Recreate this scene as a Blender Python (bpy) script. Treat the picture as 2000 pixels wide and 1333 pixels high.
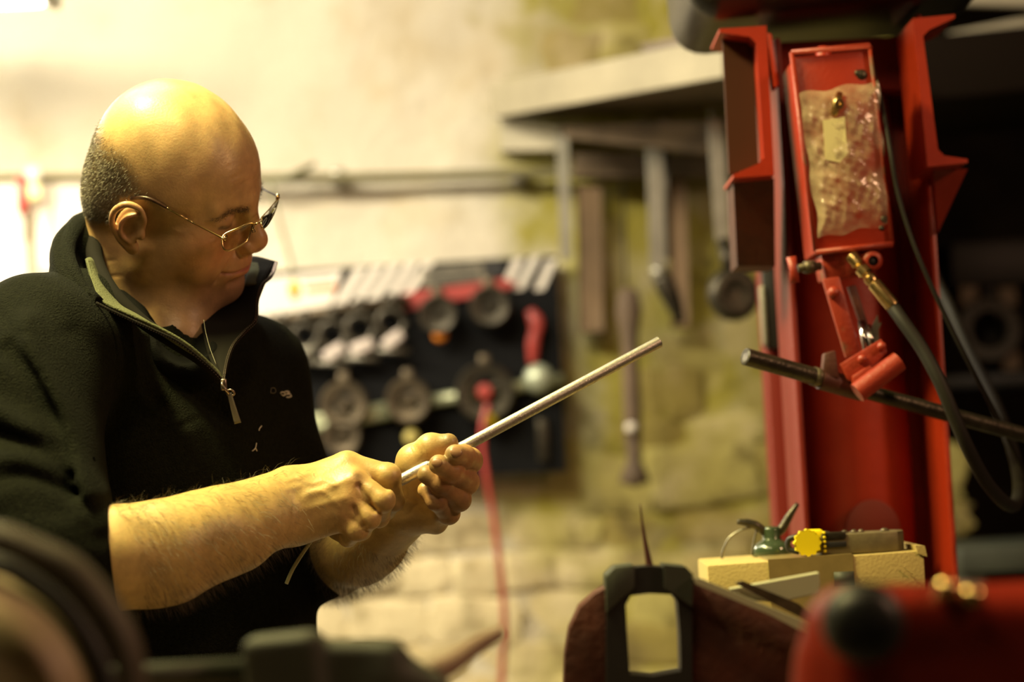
import bpy, bmesh, math, random
import numpy as np
from mathutils import Vector, Matrix, Euler, noise

random.seed(7); np.random.seed(7)
for o in list(bpy.data.objects): bpy.data.objects.remove(o)
SC = bpy.context.scene
COL = SC.collection

# ------------------------------------------------------------------ camera
CAM_H = 1.25
FPX = 50.0/24.0*2000.0
PITCH, ROLL = math.radians(3.5), math.radians(3.0)
_f = np.array([0, math.cos(PITCH), math.sin(PITCH)]); _u0 = np.array([0, -math.sin(PITCH), math.cos(PITCH)])
_r0 = np.array([1.0, 0, 0])
_rt = math.cos(ROLL)*_r0-math.sin(ROLL)*_u0
_up = math.sin(ROLL)*_r0+math.cos(ROLL)*_u0
CAMP = np.array([0, 0, CAM_H])
cam = bpy.data.cameras.new('camera'); camo = bpy.data.objects.new('camera', cam); COL.objects.link(camo)
cam.lens = 50; cam.sensor_width = 24; cam.sensor_fit = 'HORIZONTAL'; cam.clip_start = 0.05
camo.matrix_world = Matrix(((_rt[0], _up[0], -_f[0], 0), (_rt[1], _up[1], -_f[1], 0), (_rt[2], _up[2], -_f[2], CAM_H), (0, 0, 0, 1)))
cam.dof.use_dof = True; cam.dof.focus_distance = 2.16; cam.dof.aperture_fstop = 1.72; cam.dof.aperture_blades = 0
SC.camera = camo

# ------------------------------------------------------------------ world, lights, exposure
SC.view_settings.view_transform = 'Standard'; SC.view_settings.look = 'None'
SC.view_settings.exposure = 0.0; SC.view_settings.gamma = 1.0; SC.view_settings.use_curve_mapping = False
W = bpy.data.worlds.new('world'); SC.world = W; W.use_nodes = True
W.node_tree.nodes['Background'].inputs[0].default_value = (0.9, 0.62, 0.25, 1)
W.node_tree.nodes['Background'].inputs[1].default_value = 0.035
def area(name, loc, target, size, power, color, sy=None, spread=None):
    l = bpy.data.lights.new(name, 'AREA'); l.energy = power; l.color = color; l.size = size
    if sy: l.shape = 'RECTANGLE'; l.size_y = sy
    if spread: l.spread = math.radians(spread)
    o = bpy.data.objects.new(name, l); COL.objects.link(o); o.location = loc
    d = Vector(target)-Vector(loc); o.rotation_euler = d.to_track_quat('-Z', 'Y').to_euler()
    return o
# strip light over the wall at the left (its fitting is modelled below), overhead strip above the man, added unseen fills
area('wall_strip_light', (-1.42, 3.72, 2.03), (-1.38, 3.86, 1.0), 1.16, 42, (1.0, 0.88, 0.66), 0.10)
area('rear_fill_light', (-0.95, 2.78, 2.55), (-0.35, 4.3, 1.35), 1.2, 50, (1.0, 0.90, 0.70), 0.15)  # unseen fill added to brighten the back wall
area('overhead_strip_light', (-0.80, 1.98, 2.68), (-0.30, 2.22, 1.25), 0.6, 27, (1.0, 0.87, 0.33), 0.12, 100)
area('front_fill_light', (-0.6, 1.1, 2.8), (0.1, 2.3, 1.2), 1.2, 13, (1.0, 0.74, 0.40), 0.15)  # unseen front fill, added to lift the face
area('right_bulkhead_light', (1.7, 1.3, 2.2), (-0.2, 2.3, 1.5), 0.22, 13, (1.0, 0.55, 0.32))

# ------------------------------------------------------------------ helpers
def P(px, py, d):
    """world point seen at photo pixel px,py at distance d in front of the lens plane (world y = d)"""
    v = _f+_rt*(px-1000)/FPX+_up*(666.5-py)/FPX
    return CAMP+v*(d/v[1])
def Q(px, py, d): return P(px, py, d)*1000.0
def mm(px, d): return px*d/FPX*1000.0

def tag(o, label=None, cat=None, group=None, kind=None):
    if label: o['label'] = label
    if cat: o['category'] = cat
    if group: o['group'] = group
    if kind: o['kind'] = kind
    return o
def empty(name, loc, label=None, cat=None, group=None, kind=None):
    o = bpy.data.objects.new(name, None); COL.objects.link(o); o.location = loc; o.empty_display_size = 0.05
    return tag(o, label, cat, group, kind)
def link(name, me, m=None, parent=None, smooth=True):
    if m is not None and not me.materials: me.materials.append(m)
    o = bpy.data.objects.new(name, me); COL.objects.link(o)
    if smooth:
        me.polygons.foreach_set('use_smooth', np.ones(len(me.polygons), bool))
    if parent is not None:
        o.parent = parent; o.matrix_parent_inverse = Matrix.Translation(-Vector(world_loc(parent)))
    return o
def world_loc(o):
    v = Vector(o.location)
    while o.parent is not None:
        # parts keep their own origin at the world origin through the inverse
        v = Vector(o.matrix_parent_inverse.to_translation())+v if True else v
        o = o.parent; v = v+Vector(o.location)
    return v
def mesh_np(name, V, F):
    me = bpy.data.meshes.new(name); V = np.asarray(V, np.float32); F = np.asarray(F, np.int32)
    k = F.shape[1]
    me.vertices.add(len(V)); me.vertices.foreach_set('co', V.ravel())
    me.loops.add(F.size); me.loops.foreach_set('vertex_index', F.ravel())
    me.polygons.add(len(F)); me.polygons.foreach_set('loop_start', np.arange(0, F.size, k, dtype=np.int32))
    me.update(calc_edges=True)
    return me
def set_col(me, C, name='Col'):
    a = me.color_attributes.new(name, 'FLOAT_COLOR', 'POINT')
    C = np.asarray(C, np.float32)
    if C.shape[1] == 3: C = np.hstack([C, np.ones((len(C), 1), np.float32)])
    a.data.foreach_set('color', C.ravel())
def from_bm(name, bm, m=None, parent=None, smooth=True, angle=None):
    bmesh.ops.recalc_face_normals(bm, faces=bm.faces)
    me = bpy.data.meshes.new(name); bm.to_mesh(me); bm.free()
    o = link(name, me, m, parent, smooth)
    if smooth and angle is not None:
        try: me.set_sharp_from_angle(angle=math.radians(angle))
        except Exception: pass
    return o

# --- bmesh shape adders (world coordinates)
def frame(d, upv=(0, 0, 1)):
    d = Vector(d).normalized(); u = Vector(upv)
    if abs(d.dot(u)) > 0.98: u = Vector((1, 0, 0))
    x = u.cross(d).normalized(); y = d.cross(x)
    return x, y, d
def add_box(bm, c, size, rot=None, bevel=0.0, seg=2):
    """c centre; size xyz; rot 3x3 or Euler"""
    R = Matrix.Identity(3) if rot is None else (rot.to_matrix() if isinstance(rot, Euler) else rot)
    vs = []
    r = bmesh.ops.create_cube(bm, size=1)
    for v in r['verts']:
        v.co = R @ Vector((v.co.x*size[0], v.co.y*size[1], v.co.z*size[2]))+Vector(c)
    if bevel > 0:
        es = list({e for v in r['verts'] for e in v.link_edges})
        bmesh.ops.bevel(bm, geom=es, offset=bevel, segments=seg, affect='EDGES', profile=0.5)
    return r['verts']
def add_cyl(bm, a, b, r0, r1=None, n=20, cap=True, bevel=0):
    r1 = r0 if r1 is None else r1
    a = Vector(a); b = Vector(b); x, y, d = frame(b-a)
    A = [bm.verts.new(a+(x*math.cos(t)+y*math.sin(t))*r0) for t in [2*math.pi*i/n for i in range(n)]]
    B = [bm.verts.new(b+(x*math.cos(t)+y*math.sin(t))*r1) for t in [2*math.pi*i/n for i in range(n)]]
    for i in range(n): bm.faces.new((A[i], A[(i+1) % n], B[(i+1) % n], B[i]))
    if cap: bm.faces.new(A[::-1]); bm.faces.new(B)
    return A, B
def smooth_path(pts, n=8):
    pts = [np.array(p, float) for p in pts]
    if len(pts) < 3: return [pts[0]+(pts[-1]-pts[0])*i/n for i in range(n+1)]
    out = []
    Pn = [2*pts[0]-pts[1]]+pts+[2*pts[-1]-pts[-2]]
    for i in range(1, len(Pn)-2):
        p0, p1, p2, p3 = Pn[i-1:i+3]
        for j in range(n):
            t = j/n
            out.append(0.5*((2*p1)+(-p0+p2)*t+(2*p0-5*p1+4*p2-p3)*t*t+(-p0+3*p1-3*p2+p3)*t**3))
    out.append(pts[-1]); return out
def add_tube(bm, pts, r, n=10, cap=True, flat=None):
    """r number or list; flat=(dirvector, factor) squashes the section along a direction"""
    pts = [Vector(p) for p in pts]; m = len(pts)
    rs = [r]*m if not hasattr(r, '__len__') else [r[min(len(r)-1, int(i*(len(r)-1)/(m-1)))]+0 for i in range(m)]
    if hasattr(r, '__len__'):
        rs = list(np.interp(np.linspace(0, 1, m), np.linspace(0, 1, len(r)), r))
    t0 = (pts[1]-pts[0]).normalized(); x, y, _ = frame(t0)
    rings = []
    for i in range(m):
        t = (pts[min(i+1, m-1)]-pts[max(i-1, 0)]).normalized()
        x = (x-t*x.dot(t)).normalized(); y = t.cross(x)
        ring = []
        for k in range(n):
            a = 2*math.pi*k/n; v = (x*math.cos(a)+y*math.sin(a))*rs[i]
            if flat is not None:
                fd = Vector(flat[0]); v = v-fd*(v.dot(fd)*(1-flat[1]))
            ring.append(bm.verts.new(pts[i]+v))
        rings.append(ring)
    for a, b in zip(rings, rings[1:]):
        for k in range(n): bm.faces.new((a[k], a[(k+1) % n], b[(k+1) % n], b[k]))
    if cap: bm.faces.new(rings[0][::-1]); bm.faces.new(rings[-1])
    return rings
def add_lathe(bm, prof, c, axis=(0, 0, 1), n=24, cap=False):
    """prof: list of (radius, height)"""
    x, y, d = frame(axis, (0, 1, 0) if abs(axis[2]) > .9 else (0, 0, 1)); c = Vector(c); rings = []
    for r, h in prof:
        if r < 1e-6: rings.append([bm.verts.new(c+d*h)])
        else: rings.append([bm.verts.new(c+d*h+(x*math.cos(2*math.pi*k/n)+y*math.sin(2*math.pi*k/n))*r) for k in range(n)])
    for a, b in zip(rings, rings[1:]):
        for k in range(n):
            k2 = (k+1) % n
            if len(a) == 1 and len(b) == 1: continue
            if len(a) == 1: bm.faces.new((a[0], b[k2], b[k]))
            elif len(b) == 1: bm.faces.new((a[k], a[k2], b[0]))
            else: bm.faces.new((a[k], a[k2], b[k2], b[k]))
    if cap:
        if len(rings[0]) > 1: bm.faces.new(rings[0][::-1])
        if len(rings[-1]) > 1: bm.faces.new(rings[-1])
def add_prism(bm, outline, offset):
    """closed outline (world points) extruded by offset vector"""
    A = [bm.verts.new(Vector(p)) for p in outline]; off = Vector(offset)
    B = [bm.verts.new(Vector(p)+off) for p in outline]
    n = len(A)
    f1 = bm.faces.new(A); f2 = bm.faces.new(B[::-1])
    for i in range(n): bm.faces.new((A[i], B[i], B[(i+1) % n], A[(i+1) % n]))
    bmesh.ops.triangulate(bm, faces=[f for f in (f1, f2) if n > 4])
def bevel_all(bm, off, seg=2, ang=30):
    es = [e for e in bm.edges if len(e.link_faces) == 2 and e.calc_face_angle(0) > math.radians(ang)]
    bmesh.ops.bevel(bm, geom=es, offset=off, segments=seg, affect='EDGES', profile=0.5, clamp_overlap=True)

# --- materials
def mat(name, col, rough=0.6, metal=0.0, noise_amt=0.0, noise_scale=30, col2=None, bump=0.0, bump_scale=60, spec=0.5,
        coat=0.0, attr=None, sss=0.0, emis=None, alpha=None, trans=0.0, sheen=0.0, rough_var=0.0, lo=0.35, hi=0.65, detail=6):
    m = bpy.data.materials.new(name); m.use_nodes = True; nt = m.node_tree; b = nt.nodes['Principled BSDF']
    L = nt.links
    def S(n, v):
        if n in b.inputs: b.inputs[n].default_value = v
    S('Base Color', (*col, 1)); S('Roughness', rough); S('Metallic', metal); S('Specular IOR Level', spec)
    S('Coat Weight', coat); S('Coat Roughness', 0.15); S('Transmission Weight', trans)
    if sheen: S('Sheen Weight', sheen); S('Sheen Roughness', 0.6)
    if sss: S('Subsurface Weight', sss); S('Subsurface Radius', (1.0, 0.35, 0.2)); S('Subsurface Scale', 0.008)
    if emis: S('Emission Color', (*emis[:3], 1)); S('Emission Strength', emis[3])
    if alpha is not None: S('Alpha', alpha)
    tc = nt.nodes.new('ShaderNodeTexCoord')
    src = None
    if attr:
        at = nt.nodes.new('ShaderNodeAttribute'); at.attribute_name = attr; src = at.outputs['Color']
        L.new(src, b.inputs['Base Color'])
    if col2 is not None or noise_amt or rough_var:
        n = nt.nodes.new('ShaderNodeTexNoise'); n.inputs['Scale'].default_value = noise_scale; n.inputs['Detail'].default_value = detail
        n.inputs['Roughness'].default_value = 0.6
        L.new(tc.outputs['Object'], n.inputs['Vector'])
        r = nt.nodes.new('ShaderNodeMapRange'); r.inputs['From Min'].default_value = lo; r.inputs['From Max'].default_value = hi
        L.new(n.outputs['Fac'], r.inputs['Value'])
        mx = nt.nodes.new('ShaderNodeMix'); mx.data_type = 'RGBA'
        c2 = col2 if col2 is not None else tuple(c*(1-noise_amt) for c in col)
        mx.inputs[6].default_value = (*col, 1); mx.inputs[7].default_value = (*c2, 1)
        if src is not None:
            mx.blend_type = 'MULTIPLY'; L.new(src, mx.inputs[6]); v = 1-noise_amt; mx.inputs[7].default_value = (v, v, v, 1)
        L.new(r.outputs['Result'], mx.inputs[0]); L.new(mx.outputs[2], b.inputs['Base Color'])
        if rough_var:
            r2 = nt.nodes.new('ShaderNodeMapRange'); r2.inputs['To Min'].default_value = max(0, rough-rough_var); r2.inputs['To Max'].default_value = min(1, rough+rough_var)
            L.new(n.outputs['Fac'], r2.inputs['Value']); L.new(r2.outputs['Result'], b.inputs['Roughness'])
    if bump:
        n2 = nt.nodes.new('ShaderNodeTexNoise'); n2.inputs['Scale'].default_value = bump_scale; n2.inputs['Detail'].default_value = 5
        L.new(tc.outputs['Object'], n2.inputs['Vector'])
        bp = nt.nodes.new('ShaderNodeBump'); bp.inputs['Strength'].default_value = min(1, bump); bp.inputs['Distance'].default_value = 0.004*max(1, bump)
        L.new(n2.outputs['Fac'], bp.inputs['Height']); L.new(bp.outputs['Normal'], b.inputs['Normal'])
    return m

# ------------------------------------------------------------------ signed-distance modelling (for body and clothes), millimetres
def _len(a): return np.sqrt((a*a).sum(-1))
def d_ell(p, c, r, R=None):
    q = p-c
    if R is not None: q = q@R
    k0 = _len(q/r); k1 = _len(q/(r*r))
    return k0*(k0-1.0)/np.maximum(k1, 1e-6)
def d_cone(p, a, b, ra, rb):
    ab = b-a; l2 = ab@ab; t = np.clip(((p-a)@ab)/max(l2, 1e-9), 0, 1)
    return _len(p-a-t[..., None]*ab)-(ra+(rb-ra)*t)
def d_box(p, c, h, R, r):
    q = np.abs((p-c)@R)-(h-r)
    return _len(np.maximum(q, 0))+np.minimum(q.max(-1), 0)-r
def rotm(x, y, z):
    return np.array(Euler((math.radians(x), math.radians(y), math.radians(z))).to_matrix())
def A(*v): return np.array(v, float)
def ell(c, r, k=8, m='u', rot=None):
    c = A(*c); r = A(*r); R = None if rot is None else (rot if isinstance(rot, np.ndarray) else rotm(*rot))
    return dict(m=m, k=k, c=c, b=r.max(), f=lambda p: d_ell(p, c, r, R))
def cone(a, b, ra, rb=None, k=8, m='u'):
    a = A(*a); b = A(*b); rb = ra if rb is None else rb
    return dict(m=m, k=k, c=(a+b)/2, b=_len(b-a)/2+max(ra, rb), f=lambda p: d_cone(p, a, b, ra, rb))
def box(c, h, R, r, k=8, m='u'):
    c = A(*c); h = A(*h)
    return dict(m=m, k=k, c=c, b=_len(h), f=lambda p: d_box(p, c, h, R, r))
def tube(pts, rs, k=4, m='u', n=4):
    pp = np.array(smooth_path(pts, n)) if len(pts) > 2 else np.array(pts, float)
    if not hasattr(rs, '__len__'): rs = [rs]
    rr = np.interp(np.linspace(0, 1, len(pp)), np.linspace(0, 1, len(rs)), rs) if len(rs) > 1 else np.full(len(pp), rs[0])
    c = pp.mean(0); b = max(_len(pp-c))+rr.max()
    def f(p):
        d = None
        for i in range(len(pp)-1):
            e = d_cone(p, pp[i], pp[i+1], rr[i], rr[i+1]); d = e if d is None else np.minimum(d, e)
        return d
    return dict(m=m, k=k, c=c, b=b, f=f)
def disp(pts, w, amt, wt=(1, 1, 1), n=4, side=None):
    """raise (amt>0) or press in (amt<0) the surface along a curve, gaussian width w; wt weighs the axes"""
    wt = A(*wt); pp = np.array(smooth_path(pts, n)) if len(pts) > 2 else np.array(pts, float)
    if len(pp) == 1: pp = np.vstack([pp, pp+0.01])
    P2 = pp*wt; c = pp.mean(0); b = max(_len(pp-c))+w*2.6/min(wt.min(), 1)
    def f(p):
        q = p*wt; d = None
        for i in range(len(P2)-1):
            e = d_cone(q, P2[i], P2[i+1], 0, 0); d = e if d is None else np.minimum(d, e)
        g = amt*np.exp(-(d/w)**2)
        if side is not None: g = np.where(((p-A(*side[0]))@A(*side[1])) > 0, g, 0)
        return g
    return dict(m='d', k=0, c=c, b=b, f=f)
def noise_disp(fn, c, b): return dict(m='d', k=0, c=A(*c), b=b, f=fn)
def grp(ops, k=2):
    cs = np.array([o['c'] for o in ops]); c = cs.mean(0); b = max(_len(o['c']-c)+o['b'] for o in ops)
    return dict(m='u', k=k, c=c, b=b, ops=ops)
def smin(a, b, k):
    if k <= 0: return np.minimum(a, b)
    h = np.maximum(k-np.abs(a-b), 0)/k
    return np.minimum(a, b)-h*h*k*0.25
def evalf(ops, p, c=None, r=0.0, kp=0.0):
    d = np.full(p.shape[:-1], 1e3); kp = max(kp, max(o['k'] for o in ops))*1.0
    for o in ops:
        if c is not None and _len(o['c']-c) > o['b']+r+(kp*1.5+5 if o['m'] != 'd' else 1): continue
        if 'ops' in o: v = evalf(o['ops'], p, c, r, kp)
        else: v = o['f'](p)
        if o['m'] == 'u': d = smin(d, v, o['k'])
        elif o['m'] == 's': d = -smin(-d, v, o['k'])
        elif o['m'] == 'i': d = -smin(-d, -v, o['k'])
        elif o['m'] == 'd': d = d-v
    return d
def sdf_mesh(ops, lo, hi, h, B=14, slack=0.6, relax=1):
    lo = np.array(lo, float); hi = np.array(hi, float); S = B*h
    nb = np.ceil((hi-lo)/S).astype(int)
    gi = np.stack(np.meshgrid(*[np.arange(n) for n in nb], indexing='ij'), -1).reshape(-1, 3)
    cen = lo+(gi+0.5)*S
    d = evalf(ops, cen)
    act = gi[np.abs(d) < S*(0.87+slack)]
    ax = np.arange(B+1)
    G = np.stack(np.meshgrid(ax, ax, ax, indexing='ij'), -1).astype(float)
    N = int(max(nb)*B+8)
    VK = []; VP = []; QD = []
    corners = [(i, j, k) for i in (0, 1) for j in (0, 1) for k in (0, 1)]
    edges = [(a, b) for a in range(8) for b in range(a+1, 8) if sum(abs(corners[a][t]-corners[b][t]) for t in range(3)) == 1]
    for g in act:
        o = lo+g*S
        p = o+G*h
        V = evalf(ops, p, o+S/2, S*0.87).astype(np.float64)
        sg = V < 0
        if sg.all() or not sg.any(): continue
        gb = g*B+1
        cs = np.stack([sg[a:a+B, b:b+B, c:c+B] for a, b, c in corners], -1)
        mixed = cs.any(-1) & ~cs.all(-1)
        idx = np.argwhere(mixed)
        if len(idx) == 0: continue
        val = np.stack([V[a:a+B, b:b+B, c:c+B][mixed] for a, b, c in corners], -1)
        acc = np.zeros((len(idx), 3)); cnt = np.zeros(len(idx))
        for a, b in edges:
            va = val[:, a]; vb = val[:, b]; m = (va < 0) != (vb < 0)
            t = np.where(m, va/np.where(m, va-vb, 1), 0)
            ca = A(*corners[a]); cb = A(*corners[b])
            acc += np.where(m[:, None], ca+(cb-ca)*t[:, None], 0); cnt += m
        pos = o+(idx+acc/cnt[:, None])*h
        gk = idx+gb
        VK.append((gk[:, 0]*N+gk[:, 1])*N+gk[:, 2]); VP.append(pos)
        for axn in range(3):
            sl0 = [slice(0, B)]*3; sl1 = [slice(0, B)]*3; sl1[axn] = slice(1, B+1)
            s0 = sg[tuple(sl0)]; s1 = sg[tuple(sl1)]
            e = np.argwhere(s0 != s1)
            if len(e) == 0: continue
            ins = s0[tuple(e.T)]
            ge = e+gb
            u, v = [(1, 2), (2, 0), (0, 1)][axn]
            def key(du, dv):
                q = ge.copy(); q[:, u] -= du; q[:, v] -= dv
                return (q[:, 0]*N+q[:, 1])*N+q[:, 2]
            q4 = np.stack([key(1, 1), key(0, 1), key(0, 0), key(1, 0)], -1)
            q4 = np.where(ins[:, None], q4, q4[:, ::-1])
            QD.append(q4)
    K = np.concatenate(VK); Pp = np.concatenate(VP); Qd = np.concatenate(QD)
    od = np.argsort(K); K = K[od]; Pp = Pp[od]
    ix = np.searchsorted(K, Qd); ix = np.minimum(ix, len(K)-1)
    ok = (K[ix] == Qd).all(-1); F = ix[ok]
    for _ in range(relax):
        acc = np.zeros_like(Pp); cnt = np.zeros(len(Pp))
        for a, b in ((0, 1), (1, 2), (2, 3), (3, 0)):
            np.add.at(acc, F[:, a], Pp[F[:, b]]); np.add.at(acc, F[:, b], Pp[F[:, a]])
            np.add.at(cnt, F[:, a], 1); np.add.at(cnt, F[:, b], 1)
        Pp = Pp*0.5+0.5*acc/np.maximum(cnt, 1)[:, None]
    return Pp, F
def vnormals(V, F):
    n = np.cross(V[F[:, 2]]-V[F[:, 0]], V[F[:, 3]]-V[F[:, 1]]); N = np.zeros_like(V)
    for i in range(4): np.add.at(N, F[:, i], n)
    return N/np.maximum(_len(N), 1e-12)[:, None]
def join_np(parts):
    Vs = []; Fs = []; o = 0
    for V, F in parts:
        Vs.append(V); Fs.append(F+o); o += len(V)
    return np.vstack(Vs), np.vstack(Fs)
def strands(name, V, N, C, m, parent, n, length, width, lay, prob, jitter=0.4, curl=0.3, seed=3, colf=None):
    """thin tapering hairs rooted on the surface; prob gives the chance per vertex"""
    rng = np.random.default_rng(seed)
    pr = np.clip(prob, 0, None); pr = pr/pr.sum()
    i = rng.choice(len(V), n, p=pr)
    b = V[i]+rng.normal(0, 0.0006, (n, 3)); nn = N[i]; ly = lay[i] if lay.ndim == 2 else np.tile(lay, (n, 1))
    d = nn+ly+rng.normal(0, jitter, (n, 3)); d /= _len(d)[:, None]
    L = length*rng.uniform(0.6, 1.25, n)[:, None]
    s = np.cross(d, rng.normal(0, 1, (n, 3))); s /= _len(s)[:, None]
    w = width/2
    m1 = b+d*L*0.55; m2 = m1+(d+ly*curl-nn*curl*0.5)*L*0.45
    VV = np.stack([b-s*w, b+s*w, m1+s*w*0.8, m1-s*w*0.8, m2+s*w*0.2, m2-s*w*0.2], 1).reshape(-1, 3)
    k = np.arange(n)[:, None]*6
    FF = np.vstack([k+A(0, 1, 2, 3).astype(int), k+A(3, 2, 4, 5).astype(int)])
    me = mesh_np(name, VV, FF)
    o = link(name, me, m, parent, smooth=False); o['kind'] = 'stuff'
    return o
HEAD_YAW, HEAD_PITCH, HEAD_ROLL = 11.0, 19.6, -27.0
HRES, ARES, JRES = 1.3, 1.3, 3.0
# ------------------------------------------------------------------ materials of the man
M = {}
M['skin'] = mat('skin', (0.6, 0.36, 0.2), rough=0.42, attr='Col', noise_amt=0.22, noise_scale=55, bump=0.10, bump_scale=420, sss=0.12, spec=0.55, rough_var=0.1)
M['eyewhite'] = mat('eye_white', (0.55, 0.5, 0.42), rough=0.15, attr='Col')
M['hair'] = mat('grey_hair', (0.17, 0.145, 0.11), rough=0.5, spec=0.6)
M['brow'] = mat('brown_hair', (0.12, 0.08, 0.045), rough=0.6)
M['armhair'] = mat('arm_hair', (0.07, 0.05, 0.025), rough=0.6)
M['fleece'] = mat('dark_fleece', (0.0085, 0.0095, 0.0055), rough=0.95, noise_amt=0.45, noise_scale=240, bump=0.9, bump_scale=520, spec=0.08)
M['lining'] = mat('olive_lining', (0.08, 0.085, 0.045), rough=0.9, bump=0.5, bump_scale=500, spec=0.2)
M['tape'] = mat('dark_zip_tape', (0.006, 0.005, 0.004), rough=0.9, spec=0.1)
M['shirt'] = mat('black_shirt', (0.004, 0.004, 0.004), rough=0.95, bump=0.3, bump_scale=700, spec=0.05)
M['teeth'] = mat('zip_teeth', (0.22, 0.17, 0.15), rough=0.3, metal=0.8)
M['pull'] = mat('zip_pull', (0.11, 0.10, 0.075), rough=0.55)
M['thread'] = mat('pale_thread', (0.5, 0.47, 0.38), rough=0.7)
M['jeans'] = mat('dark_work_trousers', (0.02, 0.022, 0.03), rough=0.9, bump=0.5, bump_scale=400)
M['boot'] = mat('black_boot', (0.012, 0.011, 0.01), rough=0.5)

# ------------------------------------------------------------------ head pose
def head_rot(y, pt, ro):
    F_ = A(math.cos(y), -math.sin(y), 0); R_ = A(-math.sin(y), -math.cos(y), 0); U_ = A(0, 0, 1)
    F2 = F_*math.cos(pt)-U_*math.sin(pt); U2 = U_*math.cos(pt)+F_*math.sin(pt)
    R3 = R_*math.cos(ro)+U2*math.sin(ro); U3 = U2*math.cos(ro)-R_*math.sin(ro)
    return np.array([F2, R3, U3])
HM = head_rot(math.radians(HEAD_YAW), math.radians(HEAD_PITCH), math.radians(HEAD_ROLL))
HO = A(-0.3635, 2.28, 1.5555)*1000
def h2w(v): return HO+np.asarray(v, float)@HM         # head mm -> world mm
def w2h(v): return (np.asarray(v, float)-HO)@HM.T
def HP(x, y, z): return h2w(A(x, y, z))/1000.0

def both(fn):
    return [fn(1), fn(-1)]
head = [
    ell((2, 0, 46), (86, 75, 82), k=0),
    ell((34, 0, 46), (60, 63, 62), k=30),
    ell((-48, 0, 14), (38, 54, 44), k=26),
    ell((-4, 0, 82), (60, 60, 52), k=30),
    ell((50, 0, -22), (44, 52, 60), k=24),
]
for s in (1, -1):
    head += [
        ell((52, 44*s, -8), (26, 19, 18), k=24),
        ell((36, 42*s, -38), (38, 23, 38), k=24),
        cone((4, 50*s, -48), (64, 20*s, -76), 19, 16, k=22),
        cone((88, 8*s, 34), (74, 44*s, 32), 10, 9, k=12),
        ell((57, 41*s, -34), (19, 16, 22), k=14),
    ]
head += [
    ell((68, 0, -76), (23, 27, 17), k=16),
    ell((32, 0, -72), (42, 40, 24), k=22),
    ell((76, 0, -42), (23, 31, 26), k=18),
]
for s in (1, -1):
    head += [ell((101, 32*s, 17), (17, 17, 11), k=12, m='s'),
             ell((94, 15*s, 12), (10, 7, 13), k=9, m='s')]
# nose
head += [cone((91, 0, 28), (107, 0, -4), 7.5, 8.5, k=12), ell((107, 0, -11), (12.5, 11.5, 10.5), k=9),
         ell((100, 0, -18), (12, 11, 8), k=8)]
for s in (1, -1):
    head += [ell((101, 12.5*s, -17), (10, 6.5, 7), k=5), ell((107, 6.5*s, -27), (5.5, 3.0, 4.5), k=2, m='s'),
             disp([(96, 17*s, -10), (92, 20*s, -18), (96, 17*s, -26)], 3.2, -1.6)]
# eyelids over the eyeballs, looking down
for s in (1, -1):
    head += [ell((72.5, 31.5*s, 18), (15.2, 16.5, 13.2), k=5),
             ell((64, 32*s, 24), (20, 21, 10), k=8),
             tube([(88, 20*s, 12), (89.2, 27*s, 11), (88.2, 34*s, 11), (83, 43*s, 13)], 1.5, k=1.5, m='s'),
             disp([(87, 20*s, 24), (87, 32*s, 25.5), (80, 44*s, 21)], 2.2, -1.8, wt=(.4, 1, 1)),
             disp([(92, 19*s, 3), (90, 30*s, -1), (84, 42*s, 0)], 3.0, -1.3, wt=(.4, 1, 1)),
             disp([(84, 44*s, 8), (76, 52*s, 10)], 1.6, -0.9), disp([(84, 45*s, 5), (76, 53*s, 2)], 1.6, -0.9), disp([(83, 45*s, 2), (77, 51*s, -5)], 1.6, -0.8)]
# mouth
head += [tube([(85, 28, -43), (93, 16, -41.2), (98, 5, -39.8), (98.2, 0, -40.6), (98, -5, -39.8), (93, -16, -41.2), (85, -28, -43)], [1.8, 3.0, 3.6, 3.4, 3.6, 3.0, 1.8], k=5),
         tube([(84, 27, -46), (92, 15, -48.8), (96.5, 0, -50), (92, -15, -48.8), (84, -27, -46)], [2.2, 4.0, 4.8, 4.0, 2.2], k=5),
         disp([(84, 33, -43.6), (92, 18, -44.8), (99, 6, -44.4), (100, 0, -45), (99, -6, -44.4), (92, -18, -44.8), (84, -33, -43.6)], 1.5, -3.0, wt=(.25, 1, 1)),
         disp([(88, 18, -59), (92, 0, -60), (88, -18, -59)], 6.0, -3.4, wt=(.4, 1, 1)),
         ell((79, 0, -76), (13, 17, 13), k=14)]
for s in (1, -1):
    head += [disp([(96, 18*s, -18), (92, 27*s, -28), (86, 34*s, -40), (80, 37*s, -52)], 3.4, -2.2, wt=(.4, 1, 1)),
             disp([(92, 30*s, -24), (86, 38*s, -38), (80, 41*s, -50)], 6.0, 1.6, wt=(.4, 1, 1)),
             disp([(84, 32*s, -44), (82, 33*s, -50)], 3.0, -0.9, wt=(.5, 1, 1)),
             disp([(102, 4*s, -30), (104, 3.5*s, -40)], 2.0, 0.8),
             disp([(97, 4*s, 34), (100, 5*s, 48)], 1.6, -1.4),
             disp([(55, 55*s, -45), (44, 58*s, -62), (32, 54*s, -78)], 3.5, -0.7, wt=(1, .4, 1)),
             disp([(20, 60*s, -50), (14, 60*s, -78)], 4.0, -1.5, wt=(1, .4, 1)),
             disp([(70, 60*s, 34), (64, 64*s, 60)], 9, -1.6, wt=(1, .5, 1))]
for z, a in ((60, -.7), (72, -.6), (84, -.4)):
    head += [disp([(84, 36, z-4), (98, 18, z+1), (100, 0, z-1), (98, -18, z+1), (84, -36, z-4)], 1.8, a, wt=(.3, 1, 1))]
head += [disp([(104, 0, 30), (96, 0, 34)], 2.2, -1.2)]
head += [noise_disp(lambda p: 0.5*np.sin(p[..., 0]*0.11+1)*np.sin(p[..., 1]*0.13+p[..., 2]*0.09), (0, 0, 20), 1000)]
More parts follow.
